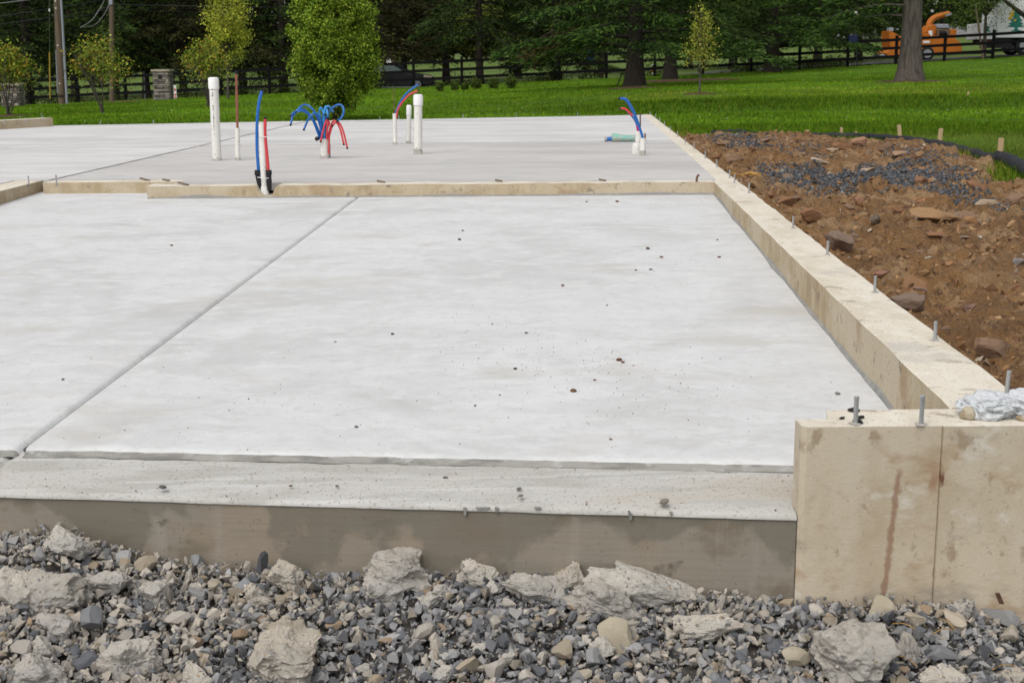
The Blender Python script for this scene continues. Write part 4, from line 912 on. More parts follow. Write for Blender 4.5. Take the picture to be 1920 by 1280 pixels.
# the uncountable rest
n_ = 42000; U = r_.uniform(size=(n_, 2)); X = -2.4 + 4.8 * U[:, 0]; Y = 2.25 + 1.35 * U[:, 1]
Yw = np.where(X < .745, front(X), 3.256); k = Y < Yw - .004; X, Y = X[k], Y[k]
s = np.exp(r_.normal(math.log(.0122), .46, len(X))).clip(.004, .027); s = np.where(Yw[k] - Y < .03, s * .7, s)
dusty = fbm2(X, Y, 1.8, 2, 31) + .25 - .45 * X
cA = palette([(.205, .207, .212), (.12, .124, .134), (.26, .255, .25), (.24, .212, .175), (.23, .18, .13), (.33, .305, .265), (.07, .073, .08)], [36, 30, 17, 5, 1, 11, 8], len(X), r_)
cB_ = palette([(.35, .32, .275), (.29, .27, .242), (.22, .22, .22), (.28, .235, .18), (.15, .155, .163)], [30, 32, 22, 6, 16], len(X), r_)
cc = np.where((dusty + r_.normal(0, .25, len(X)) > .25)[:, None], cB_, cA)
Pz = np.stack([X, Y, gz(X, Y) + r_.uniform(-.016, .012, len(X))], 1)
V, F, c = scatter_stones(Pz, s, cc, 8); tag(link('gravel', newmesh('gravel', V, F, M['gravel'], False, c)), kind='stuff')
# far flanks outside the picture, coarser
n_ = 7000; X = r_.uniform(-4.4, 4.4, n_); Y = r_.uniform(-.4, 3.6, n_); k = ((np.abs(X) > 2.35) | (Y < 2.3)) & (Y < np.where(X < .745, front(X), 3.256) - .01); X, Y = X[k], Y[k]
V, F, c = scatter_stones(np.stack([X, Y, gz(X, Y)], 1), r_.uniform(.012, .03, len(X)), palette([(.21, .213, .22), (.115, .12, .132), (.34, .305, .255)], [3, 3, 3], len(X), r_), 9)
tag(link('gravel', newmesh('gravel', V, F, M['gravel'], False, c)), kind='stuff')
# crumbs of cement dust
n_ = 14000; X = r_.uniform(-2, 2, n_); Y = r_.uniform(2.4, 3.5, n_); k = Y < np.where(X < .745, front(X), 3.256) - .003; X, Y = X[k], Y[k]
V, F, c = scatter_stones(np.stack([X, Y, gz(X, Y) + r_.uniform(-.006, .006, len(X))], 1), r_.uniform(.002, .005, len(X)), palette([(.36, .32, .265), (.22, .21, .2), (.30, .23, .15)], [3, 3, 1], len(X), r_), 12)
tag(link('crumbs', newmesh('crumbs', V, F, M['gravel'], False, c)), kind='stuff')
# rusty strip leaning on the end wall, straw
p = gpt(1888, 1158); mb = MB(); t_ = atY(1872, 1112, 3.245); mb.extr([p + (-.009, 0, 0), p + (.009, 0, 0), t_ + (.004, 0, 0), t_ + (-.006, .0, 0)], (0, .006, 0)); tag(mb.build('rusty_strip', M['rust'], origin=tuple(p)), 'rusty brown metal strip leaning in the gravel by the end wall', 'metal strip')
for i, (x, y) in enumerate([(1695, 1185), (1765, 1195), (1700, 1250), (1880, 1262), (1775, 1180)]):
    p = gpt(x, y) + (0, 0, .016); a = rnd.uniform(0, 3); d = np.array([math.cos(a), math.sin(a), .1]) * .03
    mb = MB(); mb.tube(spline([p - d, p + (0, 0, .008), p + d], 4), .0011, 5); tag(mb.build('straw', M['tan'], origin=tuple(p)), ['yellow straw stalk just left of the crumb coated lump', 'yellow straw stalk on the gravel in front of the end wall seam', 'yellow straw stalk low beside the jagged lump', 'yellow straw stalk at the bottom right corner', 'yellow straw stalk closest to the end wall'][i], 'straw', 'straw stalks on the gravel')

# ------------------------------------------------------------------ dirt on the right
def dirt_z(X, Y):
    e = dirt_in(X, Y) + .35 * fbm2(X, Y, .9, 3, 14)
    z = -.135 + .045 * fbm2(X, Y, .55, 3, 2) + .034 * fbm2(X, Y, 2.2, 4, 5) + .078 * np.abs(fbm2(X, Y, 4.2, 4, 8, .62)) + .018 * fbm2(X, Y, 17, 2, 9) - .032
    mound = .16 * np.exp(-(((X - 4.35) / .5) ** 2 + ((Y - 14.0) / 1.5) ** 2)) + .06 * np.exp(-(((X - 3.2) / 1.2) ** 2 + ((Y - 17.5) / .9) ** 2)) - .05 * np.exp(-(((X - 3.6) / 1.2) ** 2 + ((Y - 13.0) / 1.9) ** 2))
    z = z + mound
    return np.where(e > 0, z, z + e * .5) - .45 * sstep(0, -.8, e)
ys = 3.3 * (20.8 / 3.3) ** np.linspace(0, 1, 380); ss = np.linspace(0, 1, 270)
Y, S = np.meshgrid(ys, ss, indexing='ij'); X = outX(Y) - .03 + S * (6.6 - .10 * Y)
tag(link('bare_dirt', gridmesh('bare_dirt', X, Y, dirt_z(X, Y), M['dirt'])), kind='structure')
def dpt(px, py):
    d = ray(px, py); o_ = np.array([0, 0, H]); t = np.linspace(3, 24, 700); P = o_ + t[:, None] * d; k = np.nonzero(P[:, 2] <= dirt_z(P[:, 0], P[:, 1]))[0]
    return P[k[0]] if len(k) else o_ + d * 15
B1, B2, B3, B4 = (.185, .105, .062), (.17, .12, .088), (.155, .122, .105), (.30, .255, .205)
RK = [(1470, 376, 46, 26, B1, 'brown boulder beside the right wall, farthest of the three near it'), (1528, 405, 60, 30, B1, 'brown block split in two beside the right wall'), (1572, 452, 52, 40, B3, 'grey brown boulder right by the wall bolts'), (1706, 570, 95, 36, B3, 'long flat slab of rock against the right wall'), (1862, 652, 76, 46, B2, 'large flat brown rock nearest the bottom right of the dirt'),
      (1610, 379, 34, 16, (.23, .13, .09), 'pinkish stone at the front edge of the dark gravel'), (1762, 403, 120, 20, (.24, .16, .09), 'long tan ledge rock before the dark gravel'), (1808, 402, 60, 14, B2, 'flat rock at the right end of the long ledge'), (1640, 411, 46, 16, (.09, .08, .07), 'dark cracked flat rock left of the long ledge'), (1603, 265, 36, 18, (.25, .16, .11), 'rounded tan rock at the far edge by the grass'), (1655, 277, 40, 20, B2, 'brown rock right of the rounded tan rock at the far edge'),
      (1575, 272, 28, 12, B1, 'small dark rock left of the rounded tan rock'), (1690, 288, 48, 14, (.25, .18, .13), 'flat pale rock behind the dirt mound'), (1895, 374, 44, 30, B2, 'blocky rock near the right picture edge by the grass'), (1652, 512, 24, 14, (.21, .12, .095), 'round pinkish stone beside the wall in the middle'), (1345, 293, 28, 10, B1, 'brown rock near the far part of the wall'), (1378, 296, 34, 10, B2, 'flat brown rock right of the far wall rock'), (1536, 302, 34, 12, (.34, .32, .29), 'pale grey slab of rock behind the dark gravel'),
      (1632, 318, 34, 9, B4, 'pale flat stone at the back edge of the dark gravel'), (1590, 389, 30, 12, B2, 'small rock left of the pinkish stone'), (1912, 489, 30, 18, (.15, .155, .16), 'grey stone at the right picture edge in the middle'), (1725, 335, 26, 16, B1, 'brown clod standing in the dark gravel'), (1828, 350, 50, 16, B1, 'brown rock right of the dark gravel'), (1850, 378, 40, 14, B4, 'pale rock by the straw at the right'), (1720, 543, 30, 14, (.18, .13, .11), 'purple brown stone in the open dirt'), (1822, 575, 34, 16, (.17, .12, .10), 'purplish flat stone at the right of the open dirt'),
      (1355, 268, 30, 8, B2, 'rock at the far left corner of the dirt'), (1440, 262, 40, 8, B2, 'flat rock at the far edge behind the dark strip'), (1560, 282, 34, 8, B4, 'pale rock in the far middle of the dirt'), (1760, 440, 40, 14, B1, 'brown rock in front of the long ledge'), (1680, 395, 36, 14, B1, 'brown rock left of the ledge top'), (1655, 620, 30, 12, B3, 'grey chip right beside the wall near the long slab'), (1770, 618, 28, 12, B2, 'brown chip behind the last wall bolt'), (1905, 540, 30, 14, B1, 'brown rock at the right edge of the open dirt'), (1490, 372, 22, 12, B2, 'small rock right of the farthest boulder'), (1730, 375, 30, 10, (.26, .14, .08), 'orange brown flat stone inside the dark gravel'), (1555, 325, 24, 8, B4, 'pale pebble stone left in the dark gravel'), (1620, 470, 20, 10, B2, 'small stone in the open dirt right of the wall boulder')]
for i, (x, y, w, h, c, lb) in enumerate(RK):
    p = dpt(x, y + h * .4); k = pxm(p[1]); V, F = rock_verts(3, 700 + i, 12, .17, (.34, .8)); V = V * np.array([w * k * .55, max(h * 1.2, w * .45) * k * .6, h * k * .70]); V = V @ np.array(Matrix.Rotation(rnd.uniform(-.15, .15), 3, 'Y')).T
    o = link('rock', newmesh('rock', V, F, M['rock'], False), None, tuple(p + (0, 0, h * k * .34))); o.color = (*(np.array(c) * np.array((1.2, 1.08, .95))), 1); tag(o, lb, 'rock', 'rocks in the bare dirt')
# clods and stones too many to count
r_ = np.random.default_rng(31); n_ = 19000; Y = 3.4 + 17 * r_.uniform(size=n_) ** 1.35; X = outX(Y) + .02 + r_.uniform(size=n_) * (6.4 - .1 * Y); k = dirt_in(X, Y) > .05; X, Y = X[k], Y[k]
s = np.exp(r_.normal(math.log(.013), .62, len(X))).clip(.004, .085)
V, F, c = scatter_stones(np.stack([X, Y, dirt_z(X, Y) + s * .15], 1), s, palette([(.225, .122, .056), (.17, .092, .045), (.29, .18, .09), (.21, .15, .105), (.32, .28, .22)], [36, 28, 20, 12, 4], len(X), r_), 14)
tag(link('clods', newmesh('clods', V, F, M['gravel'], False, c)), kind='stuff')
# dark crushed stone patches
def patch_pts(cx_, cy_, sx_, sy_, n_, th=0):
    out = []
    while len(out) < n_:
        m_ = 400; x = r_.normal(0, 1, m_); y = r_.normal(0, 1, m_); px, py = cx_ + x * sx_ * math.cos(th) - y * sy_ * math.sin(th), cy_ + x * sx_ * math.sin(th) + y * sy_ * math.cos(th)
        q_ = np.array([at(a, b, -.2) for a, b in zip(px, py)]); e = fbm2(q_[:, 0], q_[:, 1], .8, 3, 77) + .9 - .42 * np.hypot(x, y) * 1.1
        out += list(q_[(e > 0) & (dirt_in(q_[:, 0], q_[:, 1]) > .2) & (q_[:, 0] > outX(q_[:, 1]) + .03)])
    return np.array(out[:n_])
Pd = np.concatenate([patch_pts(1530, 345, 62, 17, 7000, .05), patch_pts(1690, 345, 85, 19, 8600, .12), patch_pts(1650, 330, 90, 14, 2200, .1), patch_pts(1390, 283, 45, 6, 1800, .15), patch_pts(1440, 330, 28, 14, 500, .2), patch_pts(1820, 395, 60, 10, 900, .1), patch_pts(1480, 292, 60, 7, 500, .1)])
Pd[:, 2] = dirt_z(Pd[:, 0], Pd[:, 1]) + .004
V, F, c = scatter_stones(Pd, r_.uniform(.011, .023, len(Pd)), palette([(.06, .066, .078), (.095, .102, .113), (.15, .155, .16), (.22, .20, .17)], [40, 34, 14, 4], len(Pd), r_), 16)
tag(link('dark_gravel', newmesh('dark_gravel', V, F, M['darkgravel'], False, c)), kind='stuff')
# yellow straw tuft by the wall
p = dpt(1395, 331); mb = MB()
for k in range(9):
    a = rnd.uniform(-.6, .6); q0 = p + (rnd.uniform(-.12, .12), rnd.uniform(-.1, .1), .015); mb.tube([q0 - (.10 * math.cos(a), .10 * math.sin(a), 0), q0 + (0, 0, .02), q0 + (.10 * math.cos(a), .10 * math.sin(a), 0)], .006, 4)
tag(mb.build('straw_tuft', M['tan'], origin=tuple(p)), 'flattened tuft of orange straw beside the far wall bolts', 'straw')

# silt sock and stakes
def sock(name, pix, label, r=.068):
    P = []
    for x, y in pix:
        q_ = at(x, y, -.16); z = max(float(terrain(q_[0], q_[1])), float(dirt_z(np.array([q_[0]]), np.array([q_[1]]))[0])) + r * .55; q_ = at(x, y, z); P.append(np.array([q_[0], q_[1], z]))
    P = spline(P, 10); rr = [r * (1 if isinstance(name, str) and label[0] != 'l' else min(1, .34 + .85 * i / len(P))) * (1 + .12 * math.sin(i * 1.3) + .08 * rnd.uniform(-1, 1)) * (1 if 0 < i < len(P) - 1 else .5) for i in range(len(P))]
    o = MB().tube(P, rr, 12).build(name, M['sock'], origin=tuple(P[0]), smooth=True); return tag(o, label, 'silt sock', 'black silt socks')
sock('silt_sock', [(1400, 249), (1480, 252), (1560, 254), (1630, 256), (1700, 263), (1760, 272), (1810, 285), (1862, 301)], 'long black silt sock lying along the lawn edge')
sock('silt_sock', [(1868, 298), (1885, 300), (1910, 312), (1960, 340), (2050, 400)], 'black silt sock at the right edge overlapping the long one', .08)
sock('silt_sock', [(1335, 252), (1365, 250), (1400, 250)], 'faint end piece of black silt sock at the far left of the lawn edge', .06)
for x0, y0, x1, y1, w, lb in [(1579, 252, 1578, 239, 5, 'small pale stake farthest behind the silt sock'), (1689, 258, 1686, 234, 7, 'second wooden stake from the left behind the sock'), (1761, 268, 1765, 241, 8, 'leaning wooden stake in the middle of the sock'), (1875, 293, 1878, 259, 10, 'widest wooden stake near the right picture edge'), (1608, 256, 1605, 247, 4, 'tiny pale stake stub right of the smallest stake'), (1811, 180, 1817, 172, 3, 'pale twig stake standing out on the lawn')]:
    q_ = ground(x0, y0) if y0 < 200 else at(x0, y0, -.2); t_ = atY(x1, y1, q_[1]); w_ = w * pxm(q_[1]) / 2; mb = MB(); bt = q_ - (0, 0, .1)
    mb.extr([bt + (-w_, 0, 0), bt + (w_, 0, 0), t_ + (w_, 0, -.005), t_ + (w_ * .3, 0, .004), t_ + (-w_, 0, -.002)], (0, .02, 0)); tag(mb.build('wooden_stake', M['stake'], origin=tuple(q_)), lb, 'stake', 'wooden stakes by the silt sock')

# ------------------------------------------------------------------ grass
r_ = np.random.default_rng(41)
def blades(X, Y, hgt, wid, cols, name):
    n_ = len(X); Z = terrain(X, Y) - .01; a = r_.uniform(0, 2 * math.pi, n_); d = np.stack([np.cos(a), np.sin(a), np.zeros(n_)], 1); b_ = np.stack([X, Y, Z], 1)
    ln = r_.normal(0, .35, (n_, 2)) * hgt[:, None]; tp = b_ + np.stack([ln[:, 0], ln[:, 1], hgt], 1)
    V = np.stack([b_ - d * wid[:, None], b_ + d * wid[:, None], tp], 1).reshape(-1, 3); F = np.arange(n_ * 3).reshape(-1, 3)
    return tag(link(name, newmesh(name, V, F, M['grass'], False, np.repeat(cols, 3, 0))), kind='stuff')
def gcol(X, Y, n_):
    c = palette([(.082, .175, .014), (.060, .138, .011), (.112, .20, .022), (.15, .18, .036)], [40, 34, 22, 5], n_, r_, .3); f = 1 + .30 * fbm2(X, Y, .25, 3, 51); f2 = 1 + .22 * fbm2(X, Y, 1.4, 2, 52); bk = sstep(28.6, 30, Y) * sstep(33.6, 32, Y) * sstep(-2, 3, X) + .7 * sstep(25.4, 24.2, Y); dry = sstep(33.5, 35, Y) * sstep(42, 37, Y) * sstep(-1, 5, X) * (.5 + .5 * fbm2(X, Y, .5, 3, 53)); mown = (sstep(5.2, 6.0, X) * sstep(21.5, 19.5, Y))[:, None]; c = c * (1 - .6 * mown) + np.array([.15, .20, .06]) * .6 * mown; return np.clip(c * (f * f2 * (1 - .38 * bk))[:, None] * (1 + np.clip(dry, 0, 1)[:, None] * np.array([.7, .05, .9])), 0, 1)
n_ = 330000; Y = 20.5 * (69 / 20.5) ** r_.uniform(size=n_); X = r_.uniform(-.5, .5, n_) * Y * .90; X += .0
dmask = np.zeros(n_, bool); k = Y < 21; inside = (X < outX(Y) + .03) & (Y < fare(X) + .06)
keep = ~inside & ~((dirt_in(X, Y) > -.15) & (X > 0) & (Y < 21)); X, Y = X[keep], Y[keep]; n_ = len(X)
bank = sstep(29, 30.5, Y) * sstep(33.5, 32, Y) * sstep(-1, 4, X) + .6 * sstep(24.8, 24, Y)
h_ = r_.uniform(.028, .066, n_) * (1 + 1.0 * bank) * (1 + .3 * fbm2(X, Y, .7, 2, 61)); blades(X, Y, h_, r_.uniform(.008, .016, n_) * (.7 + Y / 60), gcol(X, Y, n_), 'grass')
# right side verge in front, taller weeds at the dirt edge
n_ = 60000; Y = r_.uniform(9, 22, n_); X = 2.2 + r_.uniform(size=n_) * 7.5; e = dirt_in(X, Y) + .35 * fbm2(X, Y, .9, 3, 14); k = (e < .12) & (X > outX(Y) + .1); X, Y, e = X[k], Y[k], e[k]
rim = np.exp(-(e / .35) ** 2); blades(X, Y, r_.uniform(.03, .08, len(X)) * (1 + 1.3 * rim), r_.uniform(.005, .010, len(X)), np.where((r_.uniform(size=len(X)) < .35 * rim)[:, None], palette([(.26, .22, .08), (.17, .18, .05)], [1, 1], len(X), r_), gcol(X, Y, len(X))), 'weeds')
# white clover heads
n_ = 420; Y = 24 * (62 / 24) ** r_.uniform(size=n_); X = r_.uniform(-.42, .42, n_) * Y; k = (fbm2(X, Y, .16, 2, 71) > .1) & ~((X < outX(Y)) & (Y < 25)); X, Y = X[k], Y[k]
V, F, c = scatter_stones(np.stack([X, Y, terrain(X, Y) + .07], 1), r_.uniform(.007, .016, len(X)), np.full((len(X), 3), .55), 19); tag(link('clover_flowers', newmesh('clover_flowers', V, F, M['gravel'], False, c)), kind='stuff')

# ------------------------------------------------------------------ vegetation
def leafmesh(P, size, cols, aspect, r_, up=.0, dirs=None):
    n_ = len(P); a = r_.normal(size=(n_, 3))
    if dirs is not None: a = dirs + .42 * a
    a[:, 2] += up; a /= np.linalg.norm(a, axis=1, keepdims=True); b_ = np.cross(a, r_.normal(size=(n_, 3))); b_ /= np.linalg.norm(b_, axis=1, keepdims=True)
    a = a * size[:, None]; b_ = b_ * (size * aspect)[:, None]
    V = np.stack([P - a, P + b_ - a * .1, P + a, P - b_ - a * .1], 1).reshape(-1, 3); F = np.arange(n_ * 4).reshape(-1, 4); return V, F, np.repeat(cols, 4, 0)
def trunk_mb(base, h, r0, r1, lean=(0, 0), sides=14, flare=1.6, seed=0):
    P, R = [], []
    for t in (0, .03, .08, .15, .3, .5, .75, 1):
        P.append(np.array(base) + (lean[0] * t + .02 * math.sin(seed + t * 7), lean[1] * t, h * t - (.12 if t == 0 else 0))); R.append((r0 + (r1 - r0) * t) * (1 + (flare - 1) * math.exp(-t * h / .35)))
    return MB().tube(P, R, sides)
NG = [(.020, .034, .011), (.028, .044, .013), (.014, .024, .009), (.042, .056, .014)]
def conifer(base, h, r0, spread, cb, label, seed, n_leaf=16000, bark='bark', droop=.35, cols=NG, wts=(30, 30, 30, 10), skirt=None, lean=(0, 0), group='tall evergreens behind the lawn', name='pine_tree', size=(.07, .16), skip=None):
    """tapered trunk, whorls of drooping boughs from height cb, needles as many small blades along each bough"""
    r_ = np.random.default_rng(seed); base = np.array(base, float); o = empty(name, base, label, 'tree', group)
    trunk_mb(base, h, r0, r0 * .25, lean, seed=seed).build('trunk', M[bark], o, smooth=True)
    mb = MB(); nb = int(h * 5.5); PP, SS = [], []
    for i in range(nb):
        t = i / nb; zb = cb + (h - cb) * t ** 1.15; L = spread * (1 - t) ** .75 * r_.uniform(.55, 1.1) + .3; a = i * 2.4 + r_.uniform(-.4, .4)
        if skip and skip(a, zb): continue
        d = np.array([math.cos(a), math.sin(a), 0]); pts = [base + d * 0 + (0, 0, zb) + np.array([*lean, 0]) * zb / h]
        for k in (.25, .5, .75, 1): pts.append(pts[0] + d * L * k + (r_.normal(0, .06), r_.normal(0, .06), L * (.16 * k - droop * k * k)))
        if i < nb * .55: mb.tube(pts, [.05 * L / 3 + .012, .035, .025, .015, .006], 4, False)
        nl = int(n_leaf * L / (nb * spread * .62)); kk = r_.uniform(.16, 1, nl) ** .75 * 4; j = np.minimum(kk.astype(int), 3); f = kk - j; pa = np.array(pts)
        c = pa[j] * (1 - f)[:, None] + pa[j + 1] * f[:, None]; sd = np.cross(d, (0, 0, 1)); w_ = r_.normal(0, .22 + .16 * L, nl) * (1.05 - .6 * kk / 4)
        c = c + sd[None] * w_[:, None]; c[:, 2] += -np.abs(r_.normal(0, .16, nl)) + .05 - .10 * np.abs(w_); PP.append(c); dd = np.repeat(d[None], nl, 0) + sd[None] * np.sign(w_)[:, None] * .9; dd[:, 2] -= .25 + .5 * kk / 4 * droop; SS.append(dd)
    mb.build('limbs', M[bark], o)
    P = np.concatenate(PP); n_ = len(P); cl = palette(cols, wts, n_, r_, .3) * np.clip(1 + .5 * fbm(P * .9, 2, seed % 31), .4, 1.7)[:, None]
    V, F, c = leafmesh(P, r_.uniform(*size, n_), cl, .19, r_, 0, np.concatenate(SS)); link('crown', newmesh('crown', V - base, F, M['needles'], False, c), o); return o
def broadleaf(base, label, cat, crown, n_leaf, cols, wts, lsize, trunk_r, seed, stems=1, name='tree', group=None, clump=.5, n_cl=90, bark='bark', trunk_h=None, hollow=.35, stemspread=.5, aspect=.6):
    """crown: list of (cx, cz, rx, rz) ellipsoids relative to base; leaves gathered in clumps at the ends of twigs"""
    r_ = np.random.default_rng(seed); base = np.array(base, float); o = empty(name, base, label, cat, group); top = max(c[1] + c[3] for c in crown); low = min(c[1] - c[3] for c in crown)
    nm = 'trunk' if stems == 1 else 'stem'
    ends = []
    for s_ in range(stems):
        lx = 0 if stems == 1 else r_.uniform(-1, 1) * stemspread; ly = 0 if stems == 1 else r_.uniform(-1, 1) * stemspread; hh = top * (.9 if stems == 1 else r_.uniform(.65, .9))
        P = [base + (0 if stems == 1 else r_.normal(0, .03), 0, -.1)] + [base + (lx * t ** 1.2 + r_.normal(0, .015), ly * t, hh * t) for t in (.1, .25, .45, .7, 1)]
        MB().tube(P, [trunk_r * q_ for q_ in (1.25, 1.0, .85, .66, .42, .12)], 8).build(nm, M[bark], o, smooth=True); ends.append(np.array(P))
    PP, W = [], []; mb = MB(); vol = np.array([c[2] ** 2 * c[3] for c in crown]); vol = vol / vol.sum()
    for i in range(n_cl):
        c = crown[r_.choice(len(crown), p=vol)]; v = r_.normal(size=3); v /= np.linalg.norm(v); rr = r_.uniform(hollow, 1) ** .6
        q_ = base + np.array([c[0] + v[0] * c[2] * rr, v[1] * c[2] * rr, c[1] + v[2] * c[3] * rr]); st = ends[r_.integers(len(ends))]; z_ = q_[2] - base[2]; k = np.argmin(np.abs(st[:, 2] - base[2] - z_ * .62)); s0 = st[k]
        mb.tube([s0, s0 * .5 + q_ * .5 + (0, 0, .04 * c[3]), q_], [trunk_r * .22, trunk_r * .12, .003], 4, False)
        m_ = int(n_leaf / n_cl * r_.uniform(.5, 1.5)); tt = np.abs(r_.normal(0, .32, m_))[:, None].clip(0, .9); pts = q_[None] * (1 - tt) + (s0 * .5 + q_ * .5)[None] * tt + r_.normal(0, clump * c[2] * .22, (m_, 3)); PP.append(pts); W.append(np.full(m_, r_.uniform(.75, 1.3)))
    mb.build('twigs', M[bark], o); P = np.concatenate(PP); n_ = len(P); cl = palette(cols, wts, n_, r_, .25) * np.concatenate(W)[:, None]
    V, F, c = leafmesh(P, r_.uniform(*lsize, n_), cl, aspect, r_, .4); link('crown', newmesh('crown', V - base, F, M['leaves'], False, c), o); return o

YG = [(.16, .23, .020), (.105, .175, .015), (.21, .25, .028), (.06, .105, .012)]
p = ground(632, 226)
broadleaf(p, 'dense bright green oval tree with low crown standing behind the slab', 'tree', [(0, 1.28, 1.0, 1.08), (0, 1.9, .95, 1.2), (0, 2.9, .6, 1.3), (-.92, 1.95, .2, .24), (-.80, 2.35, .2, .3), (.86, 1.75, .2, .3), (.72, .85, .28, .25), (-.78, .8, .25, .25), (.6, 2.5, .22, .4)], 80000, YG, (34, 40, 10, 16), (.019, .036), .085, 101, name='ornamental_tree', n_cl=620, clump=.36, hollow=.45)
p = ground(428, 186); broadleaf(p, 'young yellow green tree with thin trunk left of the dense tree', 'tree', [(.08, 2.45, .88, .85), (.16, 3.6, 1.05, 1.2), (.25, 3.0, .95, .75)], 8000, [(.30, .32, .035), (.20, .25, .028), (.36, .36, .06)], (3, 3, 2), (.028, .05), .045, 102, name='young_tree', n_cl=95, bark='bark_grey', clump=.75)
RG = [(.19, .215, .025), (.24, .15, .022), (.12, .18, .02), (.27, .21, .035)]
for px, py, k, lb, sd in [(193, 213, 1.0, 'multi stemmed reddish green bush between the pole and the stone pillar', 111), (16, 219, .95, 'reddish green bush in front of the left stone pillar', 112), (392, 200, 1.05, 'orange tinted bush behind the tall capped pipe', 113)]:
    p = ground(px, py); broadleaf(p, lb, 'bush', [(-.1 * k, 1.65 * k, .50 * k, .34 * k), (.36 * k, 1.38 * k, .40 * k, .25 * k), (-.50 * k, 1.42 * k, .34 * k, .22 * k), (.1 * k, 1.2 * k, .75 * k, .14 * k), (.25 * k, 1.9 * k, .22 * k, .2 * k), (-.35 * k, 1.8 * k, .2 * k, .16 * k)], 2500, RG, (5, 2, 7, 1), (.024, .05), .020, sd, stems=8, name='red_leaf_bush', group='reddish bushes on the left lawn', n_cl=64, stemspread=.72, bark='bark_grey', hollow=.2, clump=1.25)
p = ground(1312, 178); broadleaf(p, 'small sparse young tree with mulch ring on the right lawn', 'tree', [(0, 1.2, .58, .35), (.05, 1.7, .5, .4), (-.03, 2.2, .3, .35)], 1700, [(.20, .22, .03), (.14, .175, .024), (.24, .23, .04)], (3, 3, 2), (.022, .04), .026, 121, name='young_tree', n_cl=60, clump=1.0, bark='bark_grey')
for i, (px, py, w, lb) in enumerate([(826, 172, 17, 'low clipped shrub at the left end of the row by the fence'), (852, 170, 15, 'second low shrub of the row, its neighbour touching it'), (872, 170, 14, 'third low shrub of the row, touching the second one'), (893, 168, 20, 'fourth low shrub of the row by the fence'), (925, 167, 20, 'fifth low shrub of the row, darker and looser'), (957, 166, 24, 'biggest low shrub at the right end of the row')]):
    p = ground(px, py); k = w * pxm(p[1]) / 2; broadleaf(p, lb, 'shrub', [(0, k * 1.05, k, k * 1.05)], 1400, [(.055, .085, .012), (.035, .06, .01), (.085, .11, .018)], (3, 3, 1), (.02, .04), .02, 130 + i, stems=3, name='low_shrub', group='row of low shrubs by the fence', n_cl=50, stemspread=k * .4, clump=.8)
def onY(px, Y): return onfence(px, Y)
conifer(ground(1190, 163), 12, .31, 5.0, 1.3, 'thick trunked pine in front of the fence, its boughs hanging over the blue tarp', 201, 38000, droop=.25, cols=[(.022, .046, .012), (.032, .060, .014), (.013, .024, .009), (.045, .075, .016)])
conifer(ground(1256, 149), 12, .27, 4.4, 1.65, 'dark pine just right of the thick trunked pine', 202, 25000, droop=.25)
conifer(ground(1447, 136), 12, .33, 5.0, 1.35, 'dark pine right of the small sparse tree, by the fence', 203, 32000, droop=.22, cols=[(.022, .046, .012), (.032, .060, .014), (.013, .024, .009), (.045, .075, .016)])
conifer(ground(1705, 153), 13, .36, 4.6, 2.0, 'big grey barked tree on the right lawn in front of the orange chipper', 204, 22000, bark='bark_grey', droop=.3, skip=lambda a, z: math.cos(a) > -.42 and z < 6.5, cols=[(.024, .05, .012), (.034, .066, .015), (.015, .028, .009), (.05, .08, .016)])
CON = [(905, 68.6, 1.55, .19, 'dark evergreen at the fence behind the row of shrubs', 1.9), (843, 78.5, 1.6, .22, 'dark evergreen beyond the road right of the car', 1.7), (766, 80, 1.6, .20, 'dark evergreen above the car roof', 1.7), (1046, 69, 1.5, .26, 'dark evergreen behind the fence left of the blue tarp', 1.2), (235, 70, 1.7, .22, 'dark evergreen behind the fence between pole and stone pillar', 1.6), (292, 80, 1.5, .22, 'dark evergreen behind the middle stone pillar', 1.6), (76, 70, 1.6, .22, 'dark evergreen leaning behind the yellow guard', 1.5), (160, 82, 1.5, .22, 'dark evergreen behind the gap right of the utility pole', 1.3), (-40, 72, 1.5, .22, 'dark evergreen at the left picture edge', 1.3),
       (360, 72, 1.5, .22, 'dark evergreen behind the orange tinted bush', 1.5), (470, 71, 1.5, .22, 'dark evergreen behind the young yellow green tree', 1.0), (545, 70, 1.4, .24, 'dark evergreen left behind the dense oval tree', .7), (640, 82, 1.5, .24, 'dark evergreen hidden behind the dense oval tree', 1.4), (1370, 82, 1.5, .24, 'dark evergreen beyond the road behind the small sparse tree', 1.7), (1525, 80, 1.5, .24, 'dark evergreen beyond the road left of the navy box', 1.5), (1600, 84, 1.4, .22, 'dark evergreen beyond the road left of the chipper', 2.0), (1130, 84, 1.4, .22, 'dark evergreen beyond the road behind the blue tarp', 2.3), (975, 82, 1.4, .22, 'dark evergreen beyond the road in the middle', 1.9), (1750, 86, 1.4, .22, 'dark evergreen beyond the chipper', 2.6), (1980, 84, 1.5, .24, 'dark evergreen at the right picture edge behind the truck', 2.4), (700, 71.0, 1.5, .2, 'dark evergreen behind the fence above the car rear', 2.0), (420, 84, 1.5, .22, 'dark evergreen beyond the road on the left', 1.6), (30, 84, 1.5, .22, 'dark evergreen beyond the road at far left', 1.4), (1290, 86, 1.4, .22, 'dark evergreen beyond the road in the right middle', 2.4)]
